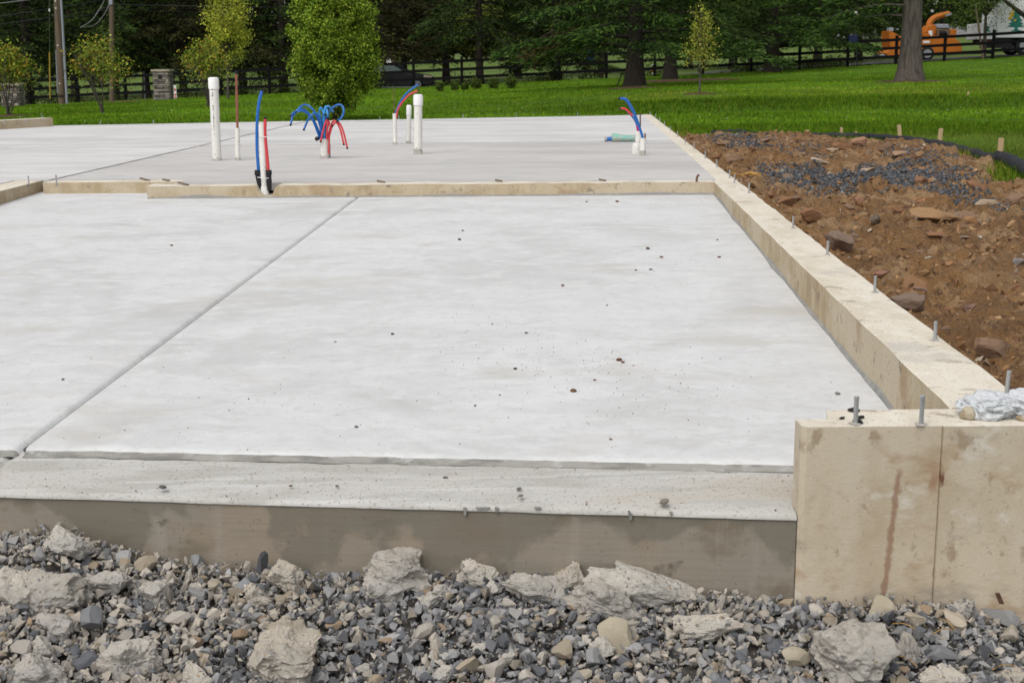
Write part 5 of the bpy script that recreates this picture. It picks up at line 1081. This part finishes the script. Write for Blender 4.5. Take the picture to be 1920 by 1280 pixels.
for i, (px, Y, fl, r0, lb, cb) in enumerate(CON):
    brown = px in (700, 766, 843, 360, 470)
    conifer(onY(px, Y), rnd.uniform(11, 14), r0, rnd.uniform(3.6, 4.8), cb + (.75 if px < 560 else .35 if px < 1000 else -.1), lb, 220 + i, 19000, droop=rnd.uniform(.28, .42), cols=[(.022, .022, .010), (.030, .028, .012), (.016, .016, .009), (.040, .040, .014)] if brown else [(.016, .030, .009), (.026, .042, .012), (.011, .018, .008), (.05, .066, .014)], wts=(30, 30, 30, 10), size=(.08, .19))
# dead brown bough hanging left of the thick pine
p = atY(1010, 95, 50.0); mb = MB(); rb = np.random.default_rng(5); PP = []; a0 = atY(1085, 45, 51.0); mb.tube(spline([a0, atY(1050, 55, 50.5), atY(1020, 68, 50), atY(985, 92, 50)], 5), [.05 - .002 * i for i in range(16)], 5)
for i in range(900):
    t = rb.uniform(0, 1); c = a0 * (1 - t) + atY(985, 92, 50) * t; PP.append(c + (rb.normal(0, .22), rb.normal(0, .3), -abs(rb.normal(0, .3))))
V, F, c = leafmesh(np.array(PP), rb.uniform(.06, .15, 900), palette([(.05, .026, .015), (.035, .02, .012)], [1, 1], 900, rb), .22, rb)
db = mb.build('dead_bough', M['bark'], origin=tuple(a0)); tag(db, 'dead brown bough hanging from the pines above the fence', 'bough'); link('needles', newmesh('needles', V - a0, F, M['needles'], False, c), db)
# lighter broadleaf trees among the evergreens
for px, Y, cr, n_, lb, sd in [(905, 74, [(0, 3.4, 1.6, 1.5)], 7000, 'light green leafed tree among the dark evergreens in the middle', 301), (1830, 70.5, [(0, 4.3, 1.6, .9), (.1, 3.3, .7, .7)], 4200, 'leafy tree overhanging the chipper and truck', 302), (770, 86, [(0, 5.3, 2.2, 1.6)], 5000, 'light green tree showing above the car', 303), (290, 86, [(0, 4.0, 2.6, 1.8)], 5000, 'olive green tree deep in the wood on the left', 304), (1400, 72, [(0, 3.9, 2.0, 1.6)], 6000, 'mid green tree behind the small sparse tree', 305)]:
    broadleaf(onY(px, Y), lb, 'tree', cr, n_, [(.055, .085, .013), (.04, .066, .011), (.085, .105, .018)] if sd != 301 else [(.12, .15, .025), (.085, .115, .02)], (3, 3, 1) if sd != 301 else (1, 1), (.05, .09), .11, sd, name='leafy_tree', n_cl=130, group='lighter leafy trees in the wood')
b_ = onY(1975, 66.0); bo = empty('leafy_tree', b_, 'leafy tree at the right edge whose bough hangs before the truck', 'tree', 'lighter leafy trees in the wood'); trunk_mb(b_, 7, .25, .1).build('trunk', M['bark'], o if False else bo, smooth=True)
bp = [atY(1985, -40, 66), atY(1930, 25, 65.6), atY(1895, -5, 65.2), atY(1855, -25, 65)]; mbx = MB(); mbx.tube(spline([atY(1978, 60, 66), atY(1940, 42, 65.7), atY(1915, 25, 65.5), atY(1888, 5, 65.3), atY(1855, -25, 65)], 5), [.17 - .006 * i for i in range(21)], 6); mbx.build('limb', M['bark'], bo)
rb = np.random.default_rng(8); PP = []
for cx_, cy_, sx_, sy_, n_ in ((1850, 8, 26, 12, 420), (1815, 28, 20, 14, 420), (1895, 16, 22, 14, 200), (1795, 0, 36, 12, 500), (1866, 42, 14, 10, 70)):
    for _ in range(n_): PP.append(atY(rb.normal(cx_, sx_), rb.normal(cy_, sy_), 65.3 + rb.normal(0, .5)))
V, F, c = leafmesh(np.array(PP), rb.uniform(.03, .06, len(PP)), palette([(.06, .09, .013), (.04, .07, .011)], [1, 1], len(PP), rb), .6, rb); link('crown', newmesh('crown', V - b_, F, M['leaves'], False, c), bo)
# far wood: one mass
rb = np.random.default_rng(9); n_ = 42000; X = rb.uniform(-130, 130, n_); Y = rb.uniform(165, 200, n_) ; hcap = 17 + 4 * fbm2(X, Y, .06, 3, 5); Z = terrain(X, Y) + .8 + rb.uniform(size=n_) ** .9 * hcap
V, F, c = leafmesh(np.stack([X, Y, Z], 1), rb.uniform(.6, 1.3, n_), palette([(.020, .030, .010), (.03, .04, .013), (.014, .018, .009)], [3, 2, 3], n_, rb) * np.clip(1 + .6 * fbm(np.stack([X, Y, Z], 1) * .14, 2, 3), .3, 1.8)[:, None], .5, rb)
tag(link('far_wood', newmesh('far_wood', V, F, M['needles'], False, c)), kind='stuff')
# undergrowth behind the fence
rb = np.random.default_rng(10); PP = []
for px, w, h_ in ((70, 60, 1.9), (10, 60, 1.5), (150, 40, 1.3), (225, 40, 1.2), (370, 60, 1.3), (500, 80, 1.7), (130, 40, .9), (450, 60, .9), (530, 40, 1.2), (720, 20, .9), (880, 40, .5), (1030, 50, 1.0), (1110, 25, .8), (1230, 40, .8), (1500, 60, .6), (1560, 50, .6), (1400, 40, .5)):
    n_ = int(w * 14); X = (px + rb.normal(0, w / 2, n_) - 960) / FPX * 68.3; Y = rb.normal(68.5, .35, n_); PP.append(np.stack([X, Y, terrain(X, Y) + np.abs(rb.normal(0, h_ * .5, n_)) * (1 + .6 * fbm2(X, Y, 1.3, 2, 3))], 1))
P = np.concatenate(PP); V, F, c = leafmesh(P, rb.uniform(.04, .09, len(P)), palette([(.04, .065, .012), (.06, .09, .015), (.025, .035, .01)], [3, 2, 2], len(P), rb), .5, rb); tag(link('undergrowth', newmesh('undergrowth', V, F, M['leaves'], False, c)), kind='stuff')
# mulch rings
for x, y, w, lb in [(1190, 166, 1.0, 'brown bare ring at the foot of the thick pine'), (1312, 178, .55, 'dark mulch ring round the small sparse tree'), (1280, 152, 2.6, 'brown needle litter under the pines by the fence'), (1708, 154, 1.25, 'brown root litter at the foot of the grey barked tree'), (235, 192, 1.2, 'bare brown soil patch between pole and stone pillar'), (16, 220, .55, 'dark mulch ring under the left bush')]:
    p = ground(x, y); V = [(0, 0, .035)]; n_ = 26
    for k in range(n_): a = 2 * math.pi * k / n_; q_ = w * rnd.uniform(.75, 1.15); X_, Y_ = q_ * math.cos(a), q_ * math.sin(a); V.append((X_, Y_, float(terrain(p[0] + X_, p[1] + Y_)) - p[2] - .012))
    V2 = [(v[0] * .6, v[1] * .6, v[2] * .5 + .02) for v in V[1:]]; F = [[0, n_ + 1 + k, n_ + 1 + (k + 1) % n_] for k in range(n_)] + [[1 + k, 1 + (k + 1) % n_, n_ + 1 + (k + 1) % n_, n_ + 1 + k] for k in range(n_)]
    o = link('mulch', newmesh('mulch', V + V2, F, M['mulch'], True), None, tuple(p + (0, 0, .03))); tag(o, kind='structure')

# ------------------------------------------------------------------ fence
fn = empty('rail_fence', (0, FY, float(zf(0))), 'long black three rail wooden fence along the far side of the lawn', 'fence')
SPC = 2.42; posts = [(-34 + SPC * i) + .15 for i in range(28)]; HT = 1.42
_post = MB(); _post.box((0, 0, HT / 2 - .1), (.13, .13, HT + .2)); pm = newmesh('post', np.array(_post.V), _post.F, M['fence'])
_rail = MB(); _rail.box((0, 0, 0), (SPC - .004, .04, .145)); rm = newmesh('rail', np.array(_rail.V), _rail.F, M['fence'])
for i, x in enumerate(posts):
    a = link('post', pm, fn); a.location = np.array([x, FY, float(zf(x))]) - WL[fn.name]
    if i == len(posts) - 1: continue
    z0, z1 = float(zf(x)), float(zf(posts[i + 1]))
    for h_ in (.40, .80, 1.21):
        a = link('rail', rm, fn); a.location = np.array([x + SPC / 2, FY - .09, (z0 + z1) / 2 + h_ + rnd.uniform(-.012, .012)]) - WL[fn.name]; a.rotation_euler = (0, -math.atan2(z1 - z0, SPC), 0)
# prop braces by the thick pine
for i, (x0, y0, x1, y1, lb) in enumerate([(1156, 163, 1166, 137, 'left leaning brace beside the thick pine trunk'), (1169, 160, 1173, 138, 'right leaning brace beside the thick pine trunk')]):
    a = ground(x0, y0); t_ = atY(x1, y1, a[1] + .4); tag(MB().tube([a - (0, 0, .05), t_], .025, 6).build('wood_brace', M['bark'], origin=tuple(a)), lb, 'brace', 'leaning braces by the pine')

# ------------------------------------------------------------------ stone pillars
def pillar(px, py, wpx, hpx, label, cap=True):
    p = ground(px, py); k = pxm(p[1]); w, h_ = wpx * k, hpx * k; o = empty('stone_pillar', p, label, 'pillar', 'stacked stone pillars'); rp = np.random.default_rng(px); ps = []
    MB().box(p + (0, 0, h_ / 2 - .05), (w * .9, w * .9, h_ - .0)).build('core', M['bark'], o)
    V, F, C = [], [], []; z = -.05
    while z < h_ - .05:
        ch = rp.uniform(.07, .12)
        for face in range(4):
            x = -w / 2
            while x < w / 2 - .02:
                l_ = min(rp.uniform(.16, .38), w / 2 - x); pr = rp.uniform(.0, .03); b0 = len(V); c_ = np.array([x + l_ / 2, -w / 2 * .95 - pr / 2, z + ch / 2]); mb = MB(); mb.box(c_, (l_ - .022, .07 + pr * 1.6, ch - .022)); Rm = np.array(Matrix.Rotation(face * math.pi / 2, 3, 'Z'))
                V += list((np.array(mb.V) @ Rm.T) * np.array([1, 1, 1])); F += [[b0 + i for i in f] for f in mb.F]; cc_ = np.array([(.24, .21, .185), (.15, .135, .12), (.33, .29, .245), (.10, .09, .085)][rp.integers(4)]) * rp.uniform(.8, 1.2); C += [cc_] * 8; x += l_
        z += ch
    so = link('stone_facing', newmesh('stone_facing', np.array(V), F, M['pstone'], False, np.array(C)), o); so['kind'] = 'stuff'
    if cap: MB().box(p + (0, 0, h_ - .01), (w * 1.22, w * 1.22, .085), bev=.01).build('capstone', M['cap'], o)
    return o, p, w, h_
o, p, w, h_ = pillar(308, 188, 28, 54, 'stacked stone pillar with flat cap in the middle of the fence')
MB().box(p + (-.02, -w / 2 - .03, h_ * .78), (.16, .08, .16)).build('dark_block', M['black'], o)  # small black box set on the front face, no hollow is cut
o, p, w, h_ = pillar(26, 200, 31, 40, 'stacked stone pillar partly behind the left bush')
MB().box(p + (.0, -w / 2 - .03, h_ * .92), (.25, .08, .13)).build('dark_block', M['mulch'], o)  # brown box set on the front face below the cap

# ------------------------------------------------------------------ poles, wires, sign, markers
p = ground(117, 196); t_ = atY(104, -60, p[1]); r_p = 6.8 * pxm(p[1]); po = empty('utility_pole', p, 'thick wooden utility pole with grey conduit on the left', 'utility pole', 'utility poles')
dirp = (t_ - p) / np.linalg.norm(t_ - p); MB().tube([p - dirp * .3, p + dirp * 9], [r_p, r_p * .78], 16).build('pole_shaft', M['pole'], po, smooth=True)
MB().tube([p + (r_p + .05, -.03, -.1), p + dirp * 9 + (r_p * .7 + .03, -.03, 0)], .055, 10).build('conduit', M['conduit'], po, smooth=True)
MB().tube([p + (-r_p * .9, -.08, .5), p + dirp * 2.3 + (-r_p * .8, -.1, 0)], .022, 8).build('side_conduit', M['conduit'], po, smooth=True)
MB().tube([p + (0, 0, .28), p + (0, 0, .42)], r_p * 1.03, 16).build('dark_band', M['bark'], po, smooth=True)
for k in (0.9, 2.5, 4.35, 4.05): MB().box(p + dirp * k + (-.02, -r_p, 0), (.05, .02, .05)).build('tag_plate', M['white_'] if 'white_' in M else M['white'], po)
p2 = onfence(227, 62.0); t2 = atY(209, -60, p2[1]); d2 = (t2 - p2) / np.linalg.norm(t2 - p2); r2 = 4.6 * pxm(p2[1]); po2 = empty('utility_pole', p2, 'thinner farther wooden utility pole above the red leaf bush', 'utility pole', 'utility poles'); MB().tube([p2 - d2 * .3, p2 + d2 * 9], [r2 * 1.05, r2 * .85], 12).build('pole_shaft', M['pole'], po2, smooth=True)
MB().box(atY(209, 4, p2[1]) + (0, -r2, 0), (.16, .08, .25)).build('bracket', M['conduit'], po2)
g0, g1 = ground(94, 196), atY(92, -50, 57.0); gw = empty('guy_wire', g0, 'guy wire with yellow plastic guard left of the thick pole', 'guy wire'); MB().tube([g0, g1], .012, 6).build('cable', M['wire_pale'], gw); a, b = atY(94, 186, g0[1]), atY(93, 98, g0[1]); MB().tube([a, b], .03, 8).build('guard', M['guard'], gw, smooth=True); MB().tube([atY(92.7, 22, 57), atY(92.7, 17, 57)], .035, 8).build('insulator', M['white'], gw)
g2 = ground(98, 190); tag(MB().tube([g2, atY(104, 30, 57)], .010, 5).build('guy_wire', M['wire_pale'], origin=tuple(g2)), 'second bare guy wire slanting up to the thick pole', 'guy wire')
WR = [([(-60, 14, 60), (70, -2, 58)], .016, 'wire_pale', 'pale overhead wire at the top left corner'), ([(-60, 38, 62), (60, 22, 58), (200, 0, 64), (300, -12, 66)], .018, 'wire', 'overhead cable crossing behind the thick pole'), ([(-60, 56, 62), (70, 36, 58), (160, 30, 62), (207, 11, 64)], .02, 'wire', 'lowest overhead cable at the left'), ([(209, 9, 64), (300, 11, 66), (480, 14, 68), (700, 12, 70), (850, 8, 72), (960, 6, 74)], .035, 'wire', 'thick black overhead cable running right from the thinner pole'), ([(209, 17, 64), (300, 21, 66), (400, 25, 68), (560, 31, 68), (700, 38, 70), (850, 44, 72)], .012, 'wire', 'thin sagging overhead wire below the thick cable'), ([(150, 52, 60), (172, 38, 61), (190, 12, 62), (200, -10, 62)], .018, 'wire_pale', 'pale loop of service wire left of the thinner pole'), ([(150, 52, 60), (176, 48, 61), (195, 28, 63), (207, 4, 64)], .014, 'wire_pale', 'second pale service wire joining the thinner pole')]
for pt, r_w, m_, lb in WR:
    P = [atY(x, y, Y) for x, y, Y in pt]; tag(MB().tube(spline(P, 5) if len(P) > 2 else P, r_w * .8, 5).build('overhead_wire', M[m_], origin=tuple(P[0])), lb, 'wire', 'overhead wires')
p = ground(272, 187); sg = empty('street_sign', p, 'grey post with a narrow sign left of the stone pillar', 'sign'); t_ = atY(269, 113, p[1]); MB().tube([p, t_], .03, 8).build('sign_post', M['conduit'], sg); MB().box(t_ + (0, -.03, -.02), (.13, .02, .08)).build('sign_cap', M['white'], sg); MB().box(t_ + (.01, -.035, -.30), (.09, .02, .42)).build('sign_plate', M['conduit'], sg)
p = ground(329, 186); mk = empty('marker_post', p, 'white marker post with red bands right of the stone pillar', 'marker'); k = pxm(p[1]); MB().box(p + (0, 0, 12.5 * k), (5.5 * k, .05, 25 * k)).build('post_body', M['white'], mk)
for h_, w_ in ((17, 3.5), (8, 3), (3, 2.4)): MB().box(p + (.2 * k, -.03, h_ * k), (3.6 * k, .01, w_ * k), ry=.5).build('red_band', M['redp'], mk)
p = ground(1226, 141); k = pxm(p[1]); mk = empty('marker_post', p, 'white marker plate with red foot between the two pines', 'marker'); MB().box(p + (0, 0, 14.5 * k), (7.5 * k, .04, 10 * k), bev=.01).build('plate', M['white'], mk); MB().box(p + (0, 0, 7 * k), (4.5 * k, .04, 6 * k)).build('red_band', M['redp'], mk); MB().box(p + (0, 0, 3 * k), (7 * k, .04, 3 * k)).build('lower_band', M['white'], mk); MB().box(p + (0, .02, 2 * k), (3 * k, .03, 8 * k)).build('post_body', M['redp'], mk)
MB().box(p + (.1 * k, -.03, 15.6 * k), (1.6 * k, .012, 2.2 * k)).box(p + (1.2 * k, -.03, 13.6 * k), (1.6 * k, .012, 2.6 * k), ry=.5).build('black_mark', M['black'], mk)
p = onfence(1107, 72.5); p[2] = float(terrain(p[0], 70)) ; a = atY(1107, 121, 72.5); tp = atY(1107, 92, 72.5); tr = MB(); n_ = 9
for i in range(n_):
    for j, (q_) in enumerate((a, tp)): tr.V.append(tuple(q_ + ((i / (n_ - 1) - .5) * 16 * pxm(72.5), .03 * math.sin(i * 1.9), 0)))
tr.F = [[2 * i, 2 * i + 2, 2 * i + 3, 2 * i + 1] for i in range(n_ - 1)]; tr.m = [0] * len(tr.F)
te_ = empty('blue_tarp', (a[0], 72.5, float(terrain(a[0], 72.5))), 'bright blue tarp hanging beside a brown post beyond the fence', 'tarp'); tr.build('tarp_sheet', M['tarp'], te_); tr2 = MB(); tr2.tube([np.array([a[0] - .25, 72.53, float(terrain(a[0], 72.5)) - .1]), tp + (-.25, .03, .1)], .03, 6); tr2.tube([np.array([a[0] + .25, 72.53, float(terrain(a[0], 72.5)) - .1]), tp + (.25, .03, .1)], .03, 6); tr2.build('frame', M['bark'], te_)
p = onfence(1129, 71.0); tag(MB().box(p + (0, 0, .8), (.24, .24, 1.9)).build('wooden_post', M['pole'], origin=tuple(p)), 'brown square post right of the blue tarp', 'post')
p = ground(1595, 128); k = pxm(p[1]); bx = empty('navy_box', p, 'dark navy box on a post at the fence left of the chipper', 'box'); MB().box(atY(1599, 73, FY - .3), (16 * k, .3, 13 * k), bev=.02).build('box_body', M['navy'], bx); MB().box(np.array([atY(1607, 100, FY - .3)[0], FY - .3, p[2] + .6]), (.05, .05, 1.3)).build('post_leg', M['black'], bx)
lp_ = atY(1606, 25, 75); wv = empty('street_lamp', (lp_[0], 75, float(terrain(lp_[0], 75))), 'small white lamp head glimpsed among the pine boughs', 'lamp'); MB().tube([(lp_[0], 75.1, float(terrain(lp_[0], 75)) - .1), lp_ + (0, .1, 0)], .022, 6).build('lamp_post', M['bark'], wv); MB().box(lp_, (.2, .15, .14), bev=.03).build('lamp_head', M['white'], wv)
# house glimpsed across the field, grave markers
hp = onfence(740, 150); hz = float(terrain(hp[0], 150)); sh = empty('shed', (hp[0], 150, hz), 'tiny grey shed across the field right of the dense tree', 'shed'); MB().box((hp[0], 150, hz + .9), (1.5, 1.5, 1.8)).build('shed_wall', M['pole'], sh); MB().extr([(hp[0] - .95, 149.1, hz + 1.8), (hp[0] + .95, 149.1, hz + 1.8), (hp[0], 149.1, hz + 2.4)], (0, 1.8, 0)).build('roof', M['chassis'], sh); MB().box((hp[0], 149.23, hz + .8), (.5, .05, 1.3)).build('door', M['white'], sh)

# ------------------------------------------------------------------ car on the road
def wheel(c, r, w, parent):
    t = MB().tube([c + (0, -w / 2, 0), c + (0, -w / 2 + .02, 0), c + (0, w / 2 - .02, 0), c + (0, w / 2, 0)], [r * .9, r, r, r * .9], 20).build('wheel', M['tyre'], parent, smooth=True)
    MB().tube([c + (0, -w / 2 - .012, 0), c + (0, -w / 2 + .01, 0)], [r * .62, r * .64], 14).build('rim', M['rim'], t)
def roadz(X): return float(terrain(X, 73)) + .05
cx0 = (822 - 960) / FPX * 72.5; Lc = 4.6; cc0 = np.array([cx0 - Lc / 2, 72.5, 0]); cc0[2] = roadz(cc0[0]); car = empty('sedan_car', cc0, 'black sedan car passing on the road behind the fence', 'car'); sl_ = .036
def cpt(x, z, y=0): return (cc0[0] + x, cc0[1] + y, cc0[2] + z + sl_ * x)
body = [(-2.28, .35), (-2.3, .75), (-2.2, .98), (-1.6, 1.02), (.75, .98), (1.5, .88), (2.1, .76), (2.28, .60), (2.3, .35), (2.2, .22), (-2.2, .22)]
sec = [(-.88, .82), (-.90, 1.0), (.90, 1.0), (.88, .82)]
mb = MB(); mb.extr([cpt(x, z, -.9) for x, z in body], (0, 1.8, 0)); o = mb.build('body', M['carp'], car)
bv = o.modifiers.new('bevel', 'BEVEL'); bv.width = .09; bv.segments = 3; bv.limit_method = 'ANGLE'; bv.angle_limit = math.radians(25)
cab = [(-1.75, 1.0), (-1.1, 1.38), (-.3, 1.46), (.25, 1.42), (1.05, .98)]
mb = MB(); V = [cpt(x, z, -.82 + .14 * (z - 1.0) / .45) for x, z in cab] + [cpt(x, z, .82 - .14 * (z - 1.0) / .45) for x, z in cab]; n_ = len(cab)
mb.add(V, [list(range(n_)), list(range(2 * n_ - 1, n_ - 1, -1))] + [[i, (i + 1) % n_, n_ + (i + 1) % n_, n_ + i] for i in range(n_)]); o = mb.build('cabin', M['carp'], car); bv = o.modifiers.new('bevel', 'BEVEL'); bv.width = .05; bv.segments = 2
for wn_ in ([(-1.15, 1.03), (-1.0, 1.32), (-.45, 1.39), (-.45, 1.03)], [(-.37, 1.03), (-.37, 1.39), (.15, 1.36), (.72, 1.03)]):
    MB().extr([cpt(x, z, -.828 + .14 * (z - 1.0) / .45) for x, z in wn_], (0, .02, 0)).build('side_window', M['glass'], car)
MB().add([cpt(.32, 1.41, -.62), cpt(.32, 1.41, .62), cpt(1.06, 1.0, .72), cpt(1.06, 1.0, -.72)], [[0, 1, 2, 3]]).build('windscreen', M['glass'], car)
MB().box(cpt(2.0, .70, -.84), (.46, .16, .13), ry=.15, bev=.03).build('headlight', M['lamp'], car); MB().box(cpt(2.0, .70, .84), (.46, .16, .13), ry=.15, bev=.03).build('headlight', M['lamp'], car)
MB().box(cpt(0.62, 1.03, -.95), (.2, .14, .12), bev=.03).build('mirror', M['carp'], car); MB().box(cpt(0, .24, -.895), (2.4, .03, .05)).build('sill_trim', M['rim'], car)
for x in (-1.42, 1.42):
    for y in (-.80, .80): wheel(np.array(cpt(x, .32, y)), .33, .22, car)

# ------------------------------------------------------------------ wood chipper and truck on the road
TY = 73.0; K = pxm(TY)
def T(px, py, dy=0): return atY(px, py, TY + dy)
def side(mb, pix, y0, y1, mi=0): mb.extr([T(x, y, 0) + (0, y0, 0) for x, y in pix], (0, y1 - y0, 0), mi); return mb
gc = T(1725, 106); ch = empty('wood_chipper', (gc[0], TY, roadz(gc[0])), 'orange wood chipper trailer with raised curved chute towed by the truck', 'wood chipper')
def bevel(o, w=.04, s=2): b = o.modifiers.new('bevel', 'BEVEL'); b.width = w; b.segments = s; b.limit_method = 'ANGLE'; b.angle_limit = math.radians(30); return o
bevel(side(MB(), [(1722, 62), (1784, 74), (1795, 82), (1796, 98), (1700, 104), (1700, 62)], -.7, .7).build('body', M['orange'], ch))
bevel(side(MB(), [(1660, 58), (1686, 72), (1700, 72), (1700, 100), (1662, 92), (1660, 76)], -.8, .8).build('feed_hopper', M['orange'], ch))
bevel(side(MB(), [(1650, 100), (1664, 92), (1700, 98), (1700, 104), (1660, 107)], -.8, .8).build('feed_tray', M['orange'], ch))
bevel(side(MB(), [(1638, 103), (1664, 101), (1668, 106), (1650, 107)], -.7, .7).build('tray_lip', M['rim'], ch))
bevel(side(MB(), [(1728, 62), (1734, 50), (1745, 46), (1752, 50), (1750, 66)], -.4, .4).build('drum_housing', M['orange'], ch))
cp_ = spline([T(1741, 52), T(1744, 42), T(1752, 34), T(1766, 29), T(1780, 25.5)], 5); MB().tube(cp_, [.19 - .003 * i for i in range(len(cp_))], 8).build('chute', M['orange'], ch, smooth=True); MB().box(T(1777, 28, -.05), (.34, .3, .12), ry=-.25).build('chute_flap', M['rim'], ch)
bevel(side(MB(), [(1750, 46), (1774, 46), (1776, 54), (1752, 54)], -.45, .45).build('engine_hood', M['conduit'], ch)); bevel(side(MB(), [(1750, 55), (1786, 57), (1784, 72), (1752, 70)], -.5, .5).build('engine', M['brownp'], ch)); bevel(side(MB(), [(1776, 55), (1788, 56), (1786, 75), (1776, 72)], -.55, .55).build('radiator', M['orange'], ch))
MB().tube([T(1745, 68, -.6), T(1745, 58, -.6)], .11, 10).build('hydraulic_tank', M['white'], ch, smooth=True); MB().tube([T(1762, 62, -.55), T(1772, 62, -.55)], .14, 10).build('air_filter', M['chassis'], ch)
for px, py, w_, h_ in ((1737, 79, 12, 4), (1762, 85, 13, 3)): MB().box(T(px, py, -.71), (w_ * K, .02, h_ * K)).build('decal', M['white'], ch)
for y in (-.75, .75): wheel(T(1738, 101, y), .36, .24, ch)
MB().box((T(1795, 100)[0] + .9, TY, T(1795, 100)[2]), (2.2, .1, .12)).build('tow_bar', M['chassis'], ch)
MB().box(T(1669, 56), (.25, .5, .2), bev=.03).build('control_box', M['conduit'], ch)
tz = roadz(T(1900, 100)[0]); x0 = T(1823, 100)[0]; x1 = T(1851, 100)[0]; x2 = x0 + 6.8; zb = T(1880, 72)[2]; tk = empty('box_truck', (x0 + 3.4, TY, tz), 'white chip truck with a green and yellow tree picture on its side', 'truck')
MB().box(((x0 + x1) / 2, TY, (T(1830, 75)[2] + T(1830, 45)[2]) / 2), (x1 - x0 - .01, 2.3, T(1830, 45)[2] - T(1830, 75)[2]), bev=.03).build('rear_cabinet', M['truck'], tk)
MB().box(((x1 + x2) / 2, TY, (zb + tz + 3.6) / 2), (x2 - x1, 2.4, tz + 3.6 - zb), bev=.03).build('chip_box', M['truck'], tk)
MB().box((x2 + 1.0, TY, tz + 1.5), (1.9, 2.2, 2.0), bev=.15).build('cab', M['truck'], tk); MB().box(((x0 + x2) / 2 + .9, TY, tz + .72), (x2 - x0 + 1.5, 1.0, .35)).build('chassis', M['chassis'], tk); MB().box((x1 + .1, TY - .9, tz + .62), (1.6, .35, .5)).build('side_skirt', M['chassis'], tk)
yS = TY - 1.2
def plate(name, pix, m_, dy=-.012): side(MB(), pix, -1.2 + dy, -1.2 + dy + .008).build(name, M[m_], tk)
plate('logo_tree', [(1888, 60), (1878, 59.5), (1886, 57), (1887, 53), (1871, 52), (1880, 48), (1874, 47), (1883, 42), (1878, 41), (1886, 34), (1882, 33), (1890, 17), (1898, 32), (1895, 33), (1902, 41), (1897, 42), (1904, 47), (1898, 48), (1908, 52), (1892, 53), (1893, 57), (1902, 59.5), (1893, 60)], 'logo_green')
plate('logo_leaves', [(1878, 40), (1873, 36), (1879, 32), (1876, 28), (1883, 24), (1882, 19), (1889, 17), (1884, 27), (1886, 30), (1881, 35)], 'logo_yellow', -.022)
plate('logo_leaves', [(1884, 40), (1890, 37), (1888, 42)], 'logo_yellow', -.022)
fc = bpy.data.curves.new('phone_number', 'FONT'); fc.body = '215'; fc.size = .33; fc.extrude = .004; ft = bpy.data.objects.new('phone_number', fc); COL.objects.link(ft); ft.parent = tk; q_ = T(1908, 59); ft.location = np.array([q_[0], yS - .02, q_[2]]) - WL[tk.name]; ft.rotation_euler = (math.pi / 2, 0, 0); fc.materials.append(M['logo_green'])
mw = ft.location.copy(); me = bpy.data.meshes.new_from_object(ft.evaluated_get(bpy.context.evaluated_depsgraph_get())); bpy.data.objects.remove(ft)
ft = link('phone_number', me, tk); ft.location = mw; ft.rotation_euler = (math.pi / 2, 0, 0)
plate('small_print', [(1910, 62.2), (1924, 62.2), (1924, 63.4), (1910, 63.4)], 'conduit'); plate('cabinet_mark', [(1832, 50), (1842, 51), (1839, 57), (1844, 62), (1834, 60)], 'logo_green', .03)
MB().box(T(1850, 55, -1.16), (.08, .03, .16)).build('latch', M['chassis'], tk)
for dx_, m_ in ((-3, 'white'), (4, 'tail'), (8, 'white')): MB().box(T(1851 + dx_, 80, -1.22), (.16, .06, .12)).build('tail_light', M[m_], tk)
for dx_ in (T(1907, 96)[0], x2 + 1.1):
    for y in (-.95, .95): wheel(np.array([dx_, TY + y, tz + .48]), .48, .3, tk)
p = onfence(1829, 69.5); tag(MB().tube([p, atY(1829, 8, 69.5)], .06, 8).build('wooden_post', M['pole'], origin=tuple(p)), 'thin dark post in front of the truck rear', 'post')
